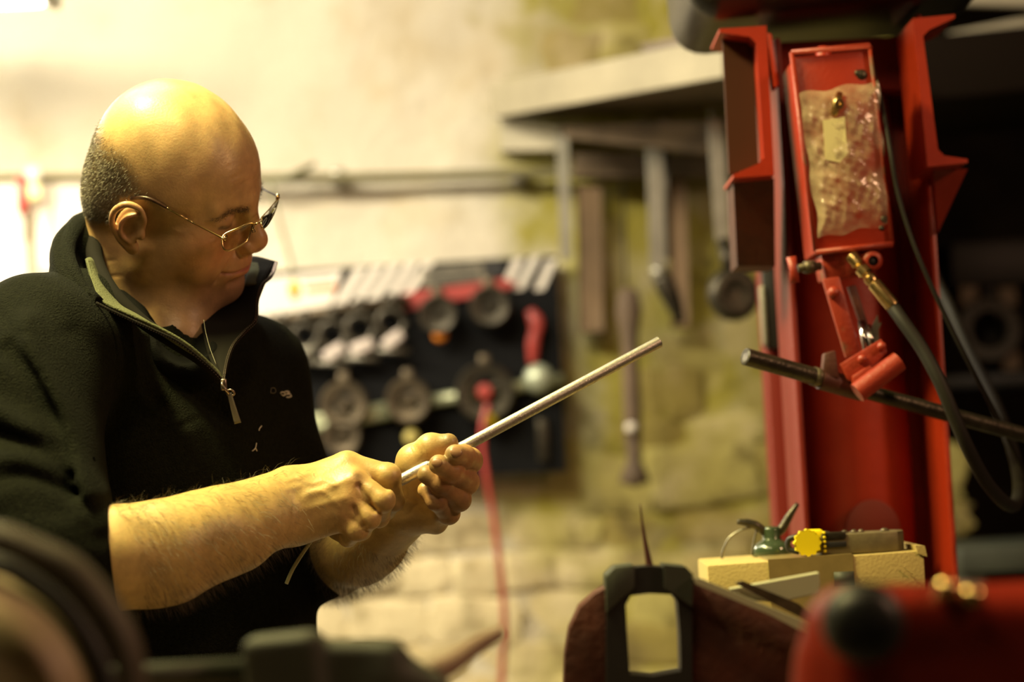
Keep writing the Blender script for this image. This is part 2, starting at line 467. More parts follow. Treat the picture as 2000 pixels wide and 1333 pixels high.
# ears
for s in (1, -1):
    e = [ell((-9, 80*s, 4), (17, 4.5, 28), k=4, rot=(0, 14, 0)),
         tube([(9, 77*s, 6), (11, 80*s, 20), (4, 84*s, 33), (-10, 88*s, 36), (-23, 91*s, 26), (-27, 89*s, 8), (-20, 84*s, -12), (-10, 79*s, -22)], [2.6, 3.4, 4.0, 4.4, 4.2, 3.8, 3.4, 3.6], k=4),
         ell((-3, 77*s, -24), (9, 4.6, 10), k=6),
         tube([(3, 84*s, 24), (-8, 87*s, 19), (-15, 88*s, 8), (-14, 86*s, -6), (-5, 82*s, -15)], [2.0, 2.8, 3.4, 3.2, 2.6], k=3),
         ell((9, 79*s, -3), (4.2, 4.4, 7), k=4),
         ell((-3, 89*s, 2), (9.5, 9, 13), k=4, m='s', rot=(0, 10, 0)),
         disp([(6, 86*s, 28), (-10, 92*s, 29), (-20, 93*s, 18), (-21, 90*s, 2)], 2.4, -2.6)]
    for o_ in e:
        f0 = o_['f']; ec = A(0, 78*s, 6); sh_ = A(2.5, 0, -1)
        o_['f'] = (lambda f1, ec, sh_: (lambda p: f1((p-ec-sh_)/0.86+ec)*0.86))(f0, ec, sh_); o_['c'] = (o_['c']-ec)*0.86+ec+sh_
    head += [grp(e, k=5)]
# neck, in world points carried into the head frame
NB = w2h(Q(290, 720, 2.345)); NB2 = w2h(Q(245, 640, 2.37)); NF = w2h(Q(350, 660, 2.28))
head += [cone((-34, 0, -10), tuple(NB2), 52, 60, k=22), cone((-10, 0, -30), tuple(NB), 50, 62, k=24), cone((24, 0, -58), tuple(NF), 30, 34, k=24),
         cone(tuple(w2h(Q(300, 700, 2.34))), tuple(w2h(Q(320, 860, 2.36))), 66, 90, k=30)]
head += [disp([tuple(w2h(Q(275, 520, 2.2))), tuple(w2h(Q(330, 590, 2.2))), tuple(w2h(Q(395, 640, 2.22)))], 5, 3.0, wt=(1, .35, 1)),
         disp([tuple(w2h(Q(200, 500, 2.3))), tuple(w2h(Q(222, 512, 2.25)))], 2, -0.5, wt=(1, .2, 1)),
         disp([tuple(w2h(Q(198, 530, 2.3))), tuple(w2h(Q(232, 545, 2.25)))], 2, -0.5, wt=(1, .2, 1)),
         disp([tuple(w2h(Q(285, 560, 2.2))), tuple(w2h(Q(325, 600, 2.2))), tuple(w2h(Q(385, 612, 2.22)))], 4.5, -3.2, wt=(1, .3, 1)),
         disp([tuple(w2h(Q(300, 540, 2.2))), tuple(w2h(Q(345, 582, 2.2))), tuple(w2h(Q(400, 594, 2.22)))], 8, 2.0, wt=(1, .3, 1))]
HV, HF = sdf_mesh(head, (-150, -110, -235), (140, 110, 150), HRES)

def seg2(p, pts):
    """distance to a polyline"""
    d = None; pts = np.array(pts, float)
    for a, b in zip(pts[:-1], pts[1:]):
        e = d_cone(p, a, b, 0, 0); d = e if d is None else np.minimum(d, e)
    return d
def g(d, w): return np.exp(-(d/w)**2)
def mixc(C, col, w): return C*(1-w[:, None])+A(*col)*w[:, None]
rngc = np.random.default_rng(5)
def vnoise(p, s, seed=0):
    r = np.random.default_rng(seed); out = np.zeros(len(p))
    for i in range(7):
        k = r.normal(0, 1, 3)*s*(1+i*0.5); out += np.sin(p@k+r.uniform(0, 6.28))/(1+i*0.4)
    return out/3.0
SK = (0.53, 0.335, 0.165)
C = np.tile(A(*SK), (len(HV), 1)); hx, hy, hz = HV.T; ay = np.abs(hy)
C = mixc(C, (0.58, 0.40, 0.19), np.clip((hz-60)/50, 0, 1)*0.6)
C = mixc(C, (0.50, 0.17, 0.08), 0.62*g(_len((HV-np.stack([0*hx+72, np.sign(hy)*48, 0*hz-16], -1))*A(.7, 1, 1)), 26))
C = mixc(C, (0.46, 0.16, 0.08), 0.55*g(_len(HV-A(114, 0, -14)), 17))
C = mixc(C, (0.46, 0.19, 0.09), 0.4*np.clip((60-_len((HV-A(60, 0, -50))*A(.6, .8, 1)))/40, 0, 1))
C = mixc(C, (0.42, 0.13, 0.10), 0.95*g(seg2(HV*A(.5, 1, 1), [(42, 26, -44.5), (49, 0, -46), (42, -26, -44.5)]), 5.5)*(hx > 78))
C = mixc(C, (0.44, 0.17, 0.10), 0.5*g(_len((HV-np.stack([0*hx-8, np.sign(hy)*84, 0*hz+5], -1))*A(1, 1.5, .7)), 20)*(ay > 76))
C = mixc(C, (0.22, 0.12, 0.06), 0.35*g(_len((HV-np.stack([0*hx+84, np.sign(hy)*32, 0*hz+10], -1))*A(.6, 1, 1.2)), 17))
C = mixc(C, (0.03, 0.02, 0.01), 0.8*g(seg2(HV*A(.5, 1, 1), [(44.5, 20, 12), (44.5, 27, 11), (43.5, 35, 11), (41, 44, 13)]), 2.4)*(hx > 70))
C = mixc(C, (0.16, 0.09, 0.05), 0.4*(g(seg2(HV*A(.3, 1, 1), [(29, 14, 29), (29, 26, 32), (26, 40, 32), (22, 50, 26)]), 5)*(hx > 60)))
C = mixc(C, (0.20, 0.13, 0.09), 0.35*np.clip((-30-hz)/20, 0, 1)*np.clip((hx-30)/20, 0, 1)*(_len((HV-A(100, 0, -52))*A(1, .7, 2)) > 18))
# shaved hair zone: back and sides
line = 78-0.0*hx
fr_top = np.clip((88+7*vnoise(HV, .05, 1)-hz-np.clip(hx+25, 0, 99)*0.85)/34, 0, 1)
fr_front = np.clip((60-hx+6*vnoise(HV, .08, 2))/46, 0, 1)
low = np.where(hx < -22, -16-np.clip(-hx-40, 0, 60)*0.25, 26.0)
fringe = fr_top*fr_front*np.clip((hz-low+3*vnoise(HV, .15, 4))/9, 0, 1)
fringe *= np.clip((_len((HV-np.stack([0*hx+3, np.sign(hy)*80, 0*hz+5], -1))*A(1.15, .5, .95))-28)/7, 0, 1)
C = mixc(C, (0.085, 0.068, 0.04), 0.78*np.clip(fringe, 0, 1)**0.8)
for k, (x_, y_, z_, r_) in enumerate([(38, 62, -12, 2.6), (66, 52, 62, 1.8), (20, 60, 96, 1.8), (58, 40, 92, 2.0), (44, 54, 84, 2.4), (70, 44, 76, 2.2), (-10, 60, 104, 1.6), (15, 66, 82, 2)]):
    C = mixc(C, (0.22, 0.09, 0.045), 0.75*g(_len(HV-A(x_, y_, z_)), r_))
C *= (1+0.07*vnoise(HV, .09, 3))[:, None]
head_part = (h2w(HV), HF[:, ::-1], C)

# ------------------------------------------------------------------ arms and hands (world millimetres)
def q(px, py, d): return tuple(Q(px, py, d))
def finger(pts, rs, k=3):
    o = [cone(a, b, ra, rb, k=k) for a, b, ra, rb in zip(pts[:-1], pts[1:], rs[:-1], rs[1:])]
    o[0]['k'] = 0
    for p_, r_ in zip(pts[1:-1], rs[1:-1]): o.append(ell(p_, (r_*1.07,)*3, k=3))
    return o
# right arm, back of the hand towards us
RE = Q(70, 1090, 1.975)
rarm = [cone(q(70, 1095, 1.985), q(330, 1092, 2.03), 50, 43, k=0), cone(q(230, 1085, 2.01), q(420, 1040, 2.06), 44, 36, k=20),
        cone(q(400, 1050, 2.055), q(575, 992, 2.125), 35, 24, k=20), cone(q(330, 1060, 2.03), q(560, 960, 2.12), 34, 23, k=20),
        cone(q(440, 1050, 2.06), q(572, 1018, 2.115), 28, 22, k=14),
        cone(q(300, 1115, 2.03), q(470, 1062, 2.07), 28, 24, k=20)]
MC = {'i': q(678, 912, 2.135), 'm': q(692, 944, 2.116), 'r': q(686, 980, 2.114), 'p': q(672, 1012, 2.120)}
WR = [q(575, 955, 2.13), q(575, 978, 2.12), q(572, 1002, 2.12), q(570, 1024, 2.125)]
for w_, kf, r1 in zip(WR, 'imrp', (15.5, 15, 14.5, 13.5)):
    rarm.append(cone(w_, MC[kf], 18, r1, k=18))
rarm.append(ell(q(628, 975, 2.145), (34, 22, 28), k=14))
FR = {
 'i': ([MC['i'], q(757, 931, 2.128), q(768, 978, 2.135), q(757, 1000, 2.16)], [14.5, 12.6, 10.5, 8.5]),
 'm': ([MC['m'], q(748, 977, 2.104), q(740, 1010, 2.135), q(708, 1012, 2.17)], [13.2, 11.3, 10, 8.5]),
 'r': ([MC['r'], q(721, 1012, 2.106), q(706, 1036, 2.14), q(678, 1030, 2.17)], [12.6, 10.8, 9.4, 8.2]),
 'p': ([MC['p'], q(698, 1036, 2.110), q(680, 1050, 2.142), q(655, 1040, 2.17)], [12.0, 10.2, 9.0, 7.6]),
}
fops = []
for kf in 'imrp':
    fops.append(grp(finger(*FR[kf]), k=1.2))
rarm.append(dict(grp(fops, k=5)))
rarm.append(grp(finger([q(610, 975, 2.165), q(690, 925, 2.205), q(745, 938, 2.20), q(776, 935, 2.185)], [17, 13.5, 12, 10]), k=6))
for kf in 'mrp':
    m_ = A(*FR[kf][0][0])*.45+A(*FR[kf][0][1])*.55+A(2, -9, 4); rarm.append(disp([tuple(m_)], 9, 2.6))
# knuckle bosses, tendons and veins
for kf, a in (('i', 1.2), ('m', 2.4), ('r', 2.0), ('p', 1.6)):
    c_ = A(*MC[kf])+A(0, -12, 3); rarm.append(disp([tuple(c_)], 8, a))
for w_, kf in zip(WR, 'imrp'):
    a_ = A(*w_)+A(12, -20, 2); b_ = A(*MC[kf])+A(-5, -14, 4); rarm.append(disp([tuple(a_), tuple(b_)], 3.5, 0.9, wt=(1, .5, 1)))
for pts in ([(585, 935), (610, 945), (632, 938), (655, 948)], [(600, 965), (622, 958), (640, 966), (662, 990)], [(560, 940), (600, 925), (640, 915)], [(420, 1010), (470, 985), (530, 965), (585, 950)], [(500, 1020), (540, 1000), (580, 985)]):
    rarm.append(disp([q(x_, y_, 2.10) for x_, y_ in pts], 2.6, 0.8, wt=(1, .25, 1)))
for (x_, y_), (x2, y2) in (((704, 908), (754, 956)), ((702, 950), (732, 996)), ((692, 992), (712, 1026))):
    rarm.append(disp([q(x_, y_, 2.10), q(x2, y2, 2.10)], 2.8, -3.0, wt=(1, .3, 1)))
for x_, y_, sl in ((562, 985, .2), (575, 990, .25)):
    rarm.append(disp([q(x_-5, y_+28, 2.09), q(x_+3, y_-25, 2.10)], 2.0, -0.7, wt=(1, .25, 1)))
allR = np.array([o['c'] for o in rarm])
loR = np.minimum.reduce([o['c']-o['b'] for o in rarm]); hiR = np.maximum.reduce([o['c']+o['b'] for o in rarm])
RV, RF = sdf_mesh(rarm, loR-5, hiR+5, ARES)
def arm_col(V, knuck, dirty, seed):
    C = np.tile(A(0.56, 0.385, 0.155), (len(V), 1))
    for c_, r_, a_ in knuck: C = mixc(C, (0.42, 0.15, 0.07), a_*g(_len(V-A(*c_)), r_))
    for c_, r_, a_ in dirty: C = mixc(C, (0.10, 0.065, 0.035), a_*g(_len(V-A(*c_)), r_))
    C *= (1+0.09*vnoise(V, .12, seed)+0.05*vnoise(V, .5, seed+1))[:, None]
    return np.clip(C, 0, 1)
kn = [(tuple(A(*MC[k_])+A(4, -12, 2)), 11, .55) for k_ in 'imrp']+[(tuple(A(*FR[k_][0][1])), 11, .35) for k_ in 'imrp']
dr = [(q(699, 927, 2.10), 4.5, .85), (q(770, 985, 2.13), 15, .45), (q(702, 938, 2.10), 9, .25), (q(765, 940, 2.12), 8, .25)]
CR = arm_col(RV, kn, dr, 11)

# left arm, palm towards us, fingers curled over the rod
LW = Q(790, 1000, 2.235)
larm = [cone(q(640, 1085, 2.40), q(720, 1050, 2.33), 50, 42, k=0), cone(q(700, 1060, 2.34), q(800, 985, 2.235), 42, 28, k=20),
        cone(q(690, 1075, 2.33), q(792, 1000, 2.23), 34, 24, k=18),
        ell(q(805, 965, 2.215), (30, 22, 30), k=14),
        box(q(838, 962, 2.225), (32, 13, 38), rotm(0, 28, 0), 12, k=12),
        cone(q(800, 996, 2.215), q(855, 1000, 2.21), 15, 14, k=14),
        cone(q(792, 950, 2.21), q(812, 915, 2.20), 20, 17, k=14)]
LFN = {
 'i': ([q(890, 930, 2.225), q(917, 900, 2.155), q(905, 893, 2.125), q(889, 889, 2.108)], [12, 12.4, 11.6, 10.4]),
 'm': ([q(893, 955, 2.225), q(911, 942, 2.150), q(882, 920, 2.118), q(857, 908, 2.105)], [12, 12.0, 11.0, 10.0]),
 'r': ([q(880, 985, 2.22), q(896, 976, 2.150), q(862, 945, 2.125), q(834, 928, 2.125)], [12, 11.6, 10.6, 9.6]),
 'p': ([q(862, 1000, 2.215), q(876, 1003, 2.160), q(853, 978, 2.135), q(832, 958, 2.14)], [11.5, 10.8, 9.8, 8.6]),
}
fo = [grp(finger(*LFN[k_]), k=1.5) for k_ in 'imrp']
larm.append(dict(grp(fo, k=6)))
TH = [q(792, 950, 2.20), q(808, 902, 2.175), q(842, 876, 2.165), q(876, 866, 2.160)]
larm.append(grp(finger(TH, [20, 17, 14.5, 10]), k=8))
for x_, y_ in ((806, 893), (812, 889), (817, 886), (826, 880)):
    larm.append(disp([q(x_-4, y_-16, 2.16), q(x_+8, y_+14, 2.14)], 1.1, -0.9, wt=(1, .3, 1)))
for pts in ([(788, 968), (806, 962), (822, 966)], [(780, 985), (800, 972), (818, 982)], [(800, 1005), (812, 990), (830, 985)]):
    larm.append(disp([q(x_, y_, 2.19) for x_, y_ in pts], 1.6, -1.5, wt=(1, .3, 1)))
# finger nails as shallow seats and joint creases
NAIL = [(q(897, 881, 2.095), q(884, 884, 2.10)), (q(857, 903, 2.09), q(848, 905, 2.095))]
for pts in ([(893, 905), (906, 914)], [(872, 905), (880, 922)], [(850, 930), (858, 945)], [(905, 930), (914, 920)], [(880, 960), (893, 948)], [(858, 985), (868, 972)]):
    larm.append(disp([q(x_, y_, 2.11) for x_, y_ in pts], 1.4, -0.9, wt=(1, .3, 1)))
loL = np.minimum.reduce([o['c']-o['b'] for o in larm]); hiL = np.maximum.reduce([o['c']+o['b'] for o in larm])
LV, LF = sdf_mesh(larm, loL-5, hiL+5, ARES)
dl = [(q(878, 860, 2.15), 14, .7), (q(862, 880, 2.14), 8, .5), (q(880, 886, 2.10), 8, .7), (q(845, 905, 2.10), 8, .7), (q(825, 926, 2.12), 10, .55), (q(826, 955, 2.12), 12, .5), (q(800, 1018, 2.19), 16, .55),
      (q(840, 1008, 2.18), 12, .5), (q(868, 1000, 2.14), 18, .5), (q(905, 985, 2.14), 12, .4), (q(900, 940, 2.13), 9, .3), (q(860, 955, 2.12), 12, .35), (q(848, 985, 2.12), 14, .5), (q(925, 915, 2.14), 10, .3)]
kl = [(tuple(A(*LFN[k_][0][j])), 20, .6) for k_ in 'imrp' for j in (2,)]+[(tuple(A(*LFN[k_][0][1])), 16, .5) for k_ in 'imrp']
CL = arm_col(LV, kl, dl, 21)
LN = vnormals(LV, LF)

# hidden trunk inside the jacket keeps the body whole
S_R, S_L = q(70, 690, 2.14), q(490, 730, 2.42)
trunk = [ell(q(325, 930, 2.34), (110, 80, 170), k=0), cone(q(320, 770, 2.36), q(320, 860, 2.36), 50, 70, k=40),
         cone(S_R, q(290, 720, 2.34), 46, 60, k=40), cone(S_L, q(290, 720, 2.36), 46, 60, k=40),
         cone(S_R, tuple(RE), 46, 42, k=30), cone(S_L, q(640, 1085, 2.40), 44, 40, k=30),
         ell(q(330, 1250, 2.36), (110, 80, 180), k=50)]
loT = np.minimum.reduce([o['c']-o['b'] for o in trunk]); hiT = np.maximum.reduce([o['c']+o['b'] for o in trunk])
TV, TF = sdf_mesh(trunk, loT-10, hiT+10, 8.0)
BV, BF = join_np([(head_part[0], head_part[1]), (RV, RF), (LV, LF), (TV, TF)])
BC = np.vstack([head_part[2], CR, CL, np.tile(A(*SK), (len(TV), 1))])

man_root = empty('person', tuple(P(330, 1000, 2.33)*A(1, 1, 0)), 'bald man in dark half-zip fleece looking down at the rod in his hands', 'person')
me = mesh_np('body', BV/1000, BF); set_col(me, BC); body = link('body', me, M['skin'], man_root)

# eyeballs
for s in (1, -1):
    bm = bmesh.new(); r = bmesh.ops.create_uvsphere(bm, u_segments=20, v_segments=12, radius=0.0132)
    for v in r['verts']: v.co = v.co+Vector(HP(74.0, 31.5*s, 16.5))
    me_ = from_bm('eye', bm, M['eyewhite'], man_root)
    set_col(me_.data, np.array([(0.05, 0.035, 0.025) if w2h(np.array(v.co)*1000)[2] < 13 and abs(abs(w2h(np.array(v.co)*1000)[1])-31.5) < 5 else (0.5, 0.42, 0.34) for v in me_.data.vertices]))
# nails
bm = bmesh.new()
for (a_, b_), rr in zip(NAIL, (5.4, 4.8)):
    c_ = (A(*a_)+A(*b_))/2
    i_ = np.argmin(_len(LV-c_)); n_ = LN[i_]; c0 = LV[i_]
    d_ = A(*b_)-A(*a_); d_ -= n_*(d_@n_); d_ /= _len(d_); s_ = np.cross(n_, d_)
    r = bmesh.ops.create_uvsphere(bm, u_segments=18, v_segments=8, radius=1)
    for v in r['verts']:
        l = c0+d_*v.co.x*rr*1.15+s_*v.co.y*rr+n_*(v.co.z*1.3+0.1-0.03*(v.co.y*rr)**2)
        v.co = l/1000
M['nail'] = mat('finger_nail', (0.30, 0.165, 0.085), rough=0.35)
from_bm('fingernails', bm, M['nail'], man_root)

# hair stubble, eyebrows, lashes, arm hair
HN = vnormals(h2w(HV), HF[:, ::-1]); HW = h2w(HV)/1000
lay = -HM[2]*1.0-HM[0]*0.5
strands('hair', HW, HN, None, M['hair'], man_root, 30000, 0.0028, 0.00030, lay, np.clip(fringe, 0, 1)**1.5, jitter=0.35)
bw = np.zeros(len(HV))
for s in (1, -1):
    bw += g(seg2(HV*A(.3, 1, 1), [(29, 14*s, 29), (29, 26*s, 32), (26, 40*s, 32), (22, 50*s, 26)]), 3.6)*(hx > 60)
strands('eyebrows', HW, HN, None, M['brow'], man_root, 750, 0.006, 0.00035, -HM[0]*0.9+HM[2]*0.2, np.where(bw > .3, bw, 0), jitter=0.4)
fa = Q(560, 985, 2.12)-Q(230, 1100, 2.01); fl = _len(fa); fa = fa/fl
RN = vnormals(RV, RF); tpar = (RV-Q(230, 1100, 2.01))@fa/fl
pr = np.where((tpar > 0.0) & (tpar < 1.12), 1.0, 0)*(0.6+0.4*np.clip(-vnoise(RV, .06, 9), -1, 1))*np.clip(1.25-tpar, 0.1, 1)
strands('arm_hair', RV/1000, RN, None, M['armhair'], man_root, 3600, 0.013, 0.00022, A(0.4, 0, -0.9), pr, jitter=0.3)
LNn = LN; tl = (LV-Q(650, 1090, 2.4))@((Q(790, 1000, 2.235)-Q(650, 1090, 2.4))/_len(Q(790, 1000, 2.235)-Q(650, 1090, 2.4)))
strands('arm_hair', LV/1000, LN, None, M['armhair'], man_root, 6500, 0.012, 0.00022, A(0.3, 0, -0.6), np.where((tl < 150), 1.0, 0), jitter=0.4, seed=8)  # arm hair, thickened to darken this forearm where shade falls

# ------------------------------------------------------------------ jacket
SD = (A(*q(560, 660, 2.44))-A(*q(60, 640, 2.12))); SD = SD/_len(SD)      # across the shoulders
FD = A(SD[1], -SD[0], 0); FD /= _len(FD)                                  # chest forward
TR = np.stack([SD, -FD, np.cross(SD, -FD)], 1)
jk = [ell(q(325, 900, 2.335), (168, 128, 190), k=0, rot=TR),
      ell(q(330, 1120, 2.35), (165, 135, 190), k=60, rot=TR),
      ell(q(345, 1330, 2.36), (168, 135, 170), k=60, rot=TR),
      cone(q(70, 690, 2.15), q(175, 650, 2.25), 66, 64, k=40), cone(q(140, 680, 2.20), q(290, 690, 2.34), 66, 60, k=50), cone(q(480, 725, 2.43), q(330, 740, 2.35), 60, 70, k=50),
      cone(q(62, 704, 2.13), q(45, 790, 2.09), 76, 74, k=40), cone(q(45, 790, 2.09), q(50, 1040, 2.00), 74, 66, k=30), cone(q(50, 1045, 2.0), q(95, 1090, 1.985), 66, 60, k=20),
      cone(q(60, 1095, 1.985), q(225, 1100, 2.015), 60, 53, k=24),
      cone(q(492, 745, 2.42), q(528, 880, 2.40), 60, 52, k=36), cone(q(528, 880, 2.40), q(612, 1080, 2.40), 52, 50, k=24), cone(q(560, 1040, 2.41), q(640, 1080, 2.39), 50, 50, k=16)]
def fold(pts, w, a, d=2.0, wt=(1, .15, 1)): jk.append(disp([q(x_, y_, d) for x_, y_ in pts], max(w, 3.6), a*(1.5 if w > 4 else 1.2), wt=wt, n=3))
# sleeve folds
for pts, w_, a_ in ([([(30, 620), (60, 700), (150, 850), (215, 960)], 12, 8), ([(0, 680), (60, 740), (120, 860), (160, 960)], 9, -7), ([(110, 640), (170, 740), (235, 850)], 10, -9),
        ([(150, 620), (240, 740), (300, 820)], 11, 7), ([(0, 800), (60, 830), (120, 860), (190, 960)], 10, 6), ([(0, 850), (80, 880), (150, 930)], 7, -6),
        ([(0, 900), (70, 895), (150, 925), (205, 985)], 10, 8), ([(0, 950), (60, 930), (150, 965), (200, 1010)], 6, -7), ([(0, 990), (70, 955), (150, 975), (210, 1020)], 8, 5),
        ([(0, 1010), (80, 1000), (150, 1010)], 7, -6), ([(130, 1040), (160, 1015), (215, 1005)], 7, 5), ([(150, 1090), (170, 1060), (220, 1050)], 6, -4),
        ([(225, 860), (225, 980)], 14, -12), ([(240, 820), (250, 900), (245, 980)], 8, 4),
        ([(0, 655), (30, 645), (70, 650)], 3, -3), ([(60, 560), (30, 590), (0, 600)], 6, 4)]):
    fold(pts, w_, a_)
# chest folds and the yoke seam
for pts, w_, a_ in ([([(300, 660), (340, 740), (420, 800)], 12, -6), ([(440, 780), (470, 900), (480, 1000)], 14, 4), ([(520, 640), (560, 720), (590, 800)], 12, -4), ([(360, 850), (380, 960), (370, 1060)], 16, 4),
        ([(560, 820), (570, 900), (560, 980)], 14, -5), ([(610, 740), (622, 800)], 12, 8), ([(500, 820), (510, 900)], 10, -4),
        ([(470, 620), (480, 700), (470, 760)], 9, 5)]):
    fold(pts, w_, a_, 2.2, (1, .1, 1))
for pts in ([(225, 838), (260, 828), (300, 838), (345, 834), (385, 815), (440, 802)], [(455, 802), (520, 805), (600, 800)], [(240, 850), (235, 920), (240, 1000)]):
    fold(pts, 2.0, -2.6, 2.2, (1, .1, 1)); fold([(x_, y_-6) for x_, y_ in pts], 3.0, 1.4, 2.2, (1, .1, 1))
jk.append(noise_disp(lambda p: 1.6*np.sin(p[..., 0]*0.055+p[..., 2]*0.03)*np.sin(p[..., 2]*0.045+p[..., 1]*0.05+1.3), (-300, 2200, 1100), 1500))
# openings: right cuff end, left cuff, hem
fx = fa
ce = A(*q(228, 1100, 2.015))
jk.append(dict(m='i', k=1.5, c=ce, b=2000, f=lambda p: np.where(_len(p-ce) < 135, (p-ce)@A(0.985, 0.1, 0.06), -50.0)))
# keep the chest clear of the bare neck
jk.append(dict(m='s', k=6, **{x_: y_ for x_, y_ in cone(q(275, 540, 2.235), q(412, 692, 2.13), 50, 13).items() if x_ not in 'mk'}))
jk.append(dict(m='s', k=6, **{x_: y_ for x_, y_ in cone(tuple(h2w((-20, 0, -40))), q(315, 680, 2.30), 56, 64).items() if x_ not in 'mk'}))
loJ = A(*q(-120, 560, 2.1)); loJ = np.array([-650, 1880, 820.]); hiJ = np.array([-90, 2560, 1560.])
JV, JF = sdf_mesh(jk, loJ, hiJ, JRES)
me = mesh_np('fleece_jacket', JV/1000, JF); jacket = link('fleece_jacket', me, M['fleece'], man_root)

# trousers and boots down to the floor
legs = [ell(q(345, 1420, 2.36), (155, 125, 120), k=0, rot=TR)]
hipz = Q(345, 1480, 2.36)
for s in (1, -1):
    hp = hipz+SD*(-s)*85; kn_ = A(hp[0]+20, hp[1]-20, 500); an = A(hp[0]+10, hp[1], 110)
    legs += [cone(tuple(hp), tuple(kn_), 88, 66, k=40), cone(tuple(kn_), tuple(an), 66, 54, k=20)]
loG = np.minimum.reduce([o['c']-o['b'] for o in legs]); hiG = np.maximum.reduce([o['c']+o['b'] for o in legs])
GV, GF = sdf_mesh(legs, loG-10, hiG+10, 9.0)
link('trousers', mesh_np('trousers', GV/1000, GF), M['jeans'], man_root)
for s in (1, -1):
    hp = hipz+SD*(-s)*85; an = A(hp[0]+10, hp[1], 0); t_ = FD*A(1, 1, 0)
    bo = [cone(tuple(an+A(0, 0, 170)), tuple(an+A(0, 0, 60)), 52, 50, k=0), cone(tuple(an+A(0, 0, 45)), tuple(an+t_*150+A(0, 0, 40)), 44, 40, k=20), ell(tuple(an+t_*60+A(0, 0, 12)), (150, 50, 12), k=6, rot=np.stack([t_, np.cross(A(0, 0, 1), t_), A(0, 0, 1)], 1))]
    lo_ = np.minimum.reduce([o['c']-o['b'] for o in bo]); hi_ = np.maximum.reduce([o['c']+o['b'] for o in bo])
    v_, f_ = sdf_mesh(bo, lo_-5, hi_+5, 8.0); v_[:, 2] = np.maximum(v_[:, 2], 0)
    link('boot', mesh_np('boot', v_/1000, f_), M['boot'], man_root)
# ------------------------------------------------------------------ collar, lining, zip, shirt
def sheet(name, rows, m, parent, thick=0.004, nu=6, nv=6):
    """rows of control points (world m) -> smooth solid sheet"""
    R1 = [smooth_path(r, nu) for r in rows]
    cols = list(zip(*R1)); G_ = np.array([smooth_path(c, nv) for c in cols])       # U x V x 3
    U_, V_ = G_.shape[:2]
    du = np.gradient(G_, axis=0); dv = np.gradient(G_, axis=1); n = np.cross(du, dv); n /= np.maximum(_len(n), 1e-9)[..., None]
    top = (G_+n*thick/2).reshape(-1, 3); bot = (G_-n*thick/2).reshape(-1, 3); K = U_*V_
    F = []
    for i in range(U_-1):
        for j in range(V_-1):
            a = i*V_+j; F.append((a, a+1, a+V_+1, a+V_)); F.append((K+a, K+a+V_, K+a+V_+1, K+a+1))
    for i in range(U_-1):
        for j in (0, V_-1):
            a = i*V_+j; F.append((a, a+V_, K+a+V_, K+a))
    for j in range(V_-1):
        for i in (0, U_-1):
            a = i*V_+j; F.append((a, a+1, K+a+1, K+a))
    me = mesh_np(name, np.vstack([top, bot]), F)
    bm = bmesh.new(); bm.from_mesh(me); bmesh.ops.recalc_face_normals(bm, faces=bm.faces); bm.to_mesh(me); bm.free()
    return link(name, me, m, parent)
def pp(l): return [P(*t) for t in l]
# near side collar: outer face, rolled top and inner face
COLR = [
    [(215, 452, 2.375), (160, 425, 2.32), (112, 470, 2.23), (128, 545, 2.165), (190, 604, 2.13)],
    [(213, 430, 2.385), (165, 416, 2.33), (119, 460, 2.235), (138, 530, 2.17), (192, 592, 2.130)],
]
collar = sheet('collar', [
    [(215, 560, 2.37), (120, 560, 2.30), (95, 575, 2.2), (118, 620, 2.13), (190, 660, 2.11)],
    [(218, 470, 2.375), (150, 470, 2.30), (104, 510, 2.21), (122, 570, 2.145), (188, 622, 2.115)],
    [(220, 428, 2.375), (160, 425, 2.31), (109, 470, 2.225), (122, 530, 2.16), (186, 590, 2.125)],
    [(222, 436, 2.36), (170, 428, 2.30), (127, 470, 2.225), (142, 530, 2.165), (192, 586, 2.135)],
    [(226, 470, 2.35), (180, 460, 2.29), (142, 495, 2.225), (160, 545, 2.18), (210, 600, 2.15)],
    [(228, 520, 2.34), (196, 500, 2.29), (160, 520, 2.24), (182, 565, 2.19), (225, 620, 2.165)],
] and [pp(r) for r in [
    [(215, 560, 2.37), (120, 560, 2.30), (95, 575, 2.2), (118, 620, 2.13), (190, 660, 2.11)],
    [(218, 470, 2.375), (150, 470, 2.30), (104, 510, 2.21), (122, 570, 2.145), (188, 622, 2.115)],
    [(220, 428, 2.375), (160, 425, 2.31), (109, 470, 2.225), (122, 530, 2.16), (186, 590, 2.125)],
    [(222, 436, 2.36), (170, 428, 2.30), (127, 470, 2.225), (142, 530, 2.165), (192, 586, 2.135)],
    [(226, 470, 2.35), (180, 460, 2.29), (142, 495, 2.225), (160, 545, 2.18), (210, 600, 2.15)],
    [(228, 520, 2.34), (196, 500, 2.29), (160, 520, 2.24), (182, 565, 2.19), (225, 620, 2.165)],
]], M['fleece'], man_root, 0.006)
bm = bmesh.new()
add_tube(bm, smooth_path(pp([(214, 424, 2.37), (158, 438, 2.30), (128, 485, 2.22), (140, 535, 2.165), (176, 585, 2.13)]), 8), [0.010, 0.012, 0.011, 0.010, 0.005], 12)
from_bm('collar_roll', bm, M['fleece'], man_root)
bm = bmesh.new()
add_tube(bm, smooth_path(pp([(200, 424, 2.38), (140, 448, 2.31), (113, 500, 2.222), (130, 560, 2.155), (178, 610, 2.122)]), 8), [0.008, 0.009, 0.009, 0.008, 0.004], 12)
from_bm('collar_roll', bm, M['fleece'], man_root)
bm = bmesh.new()
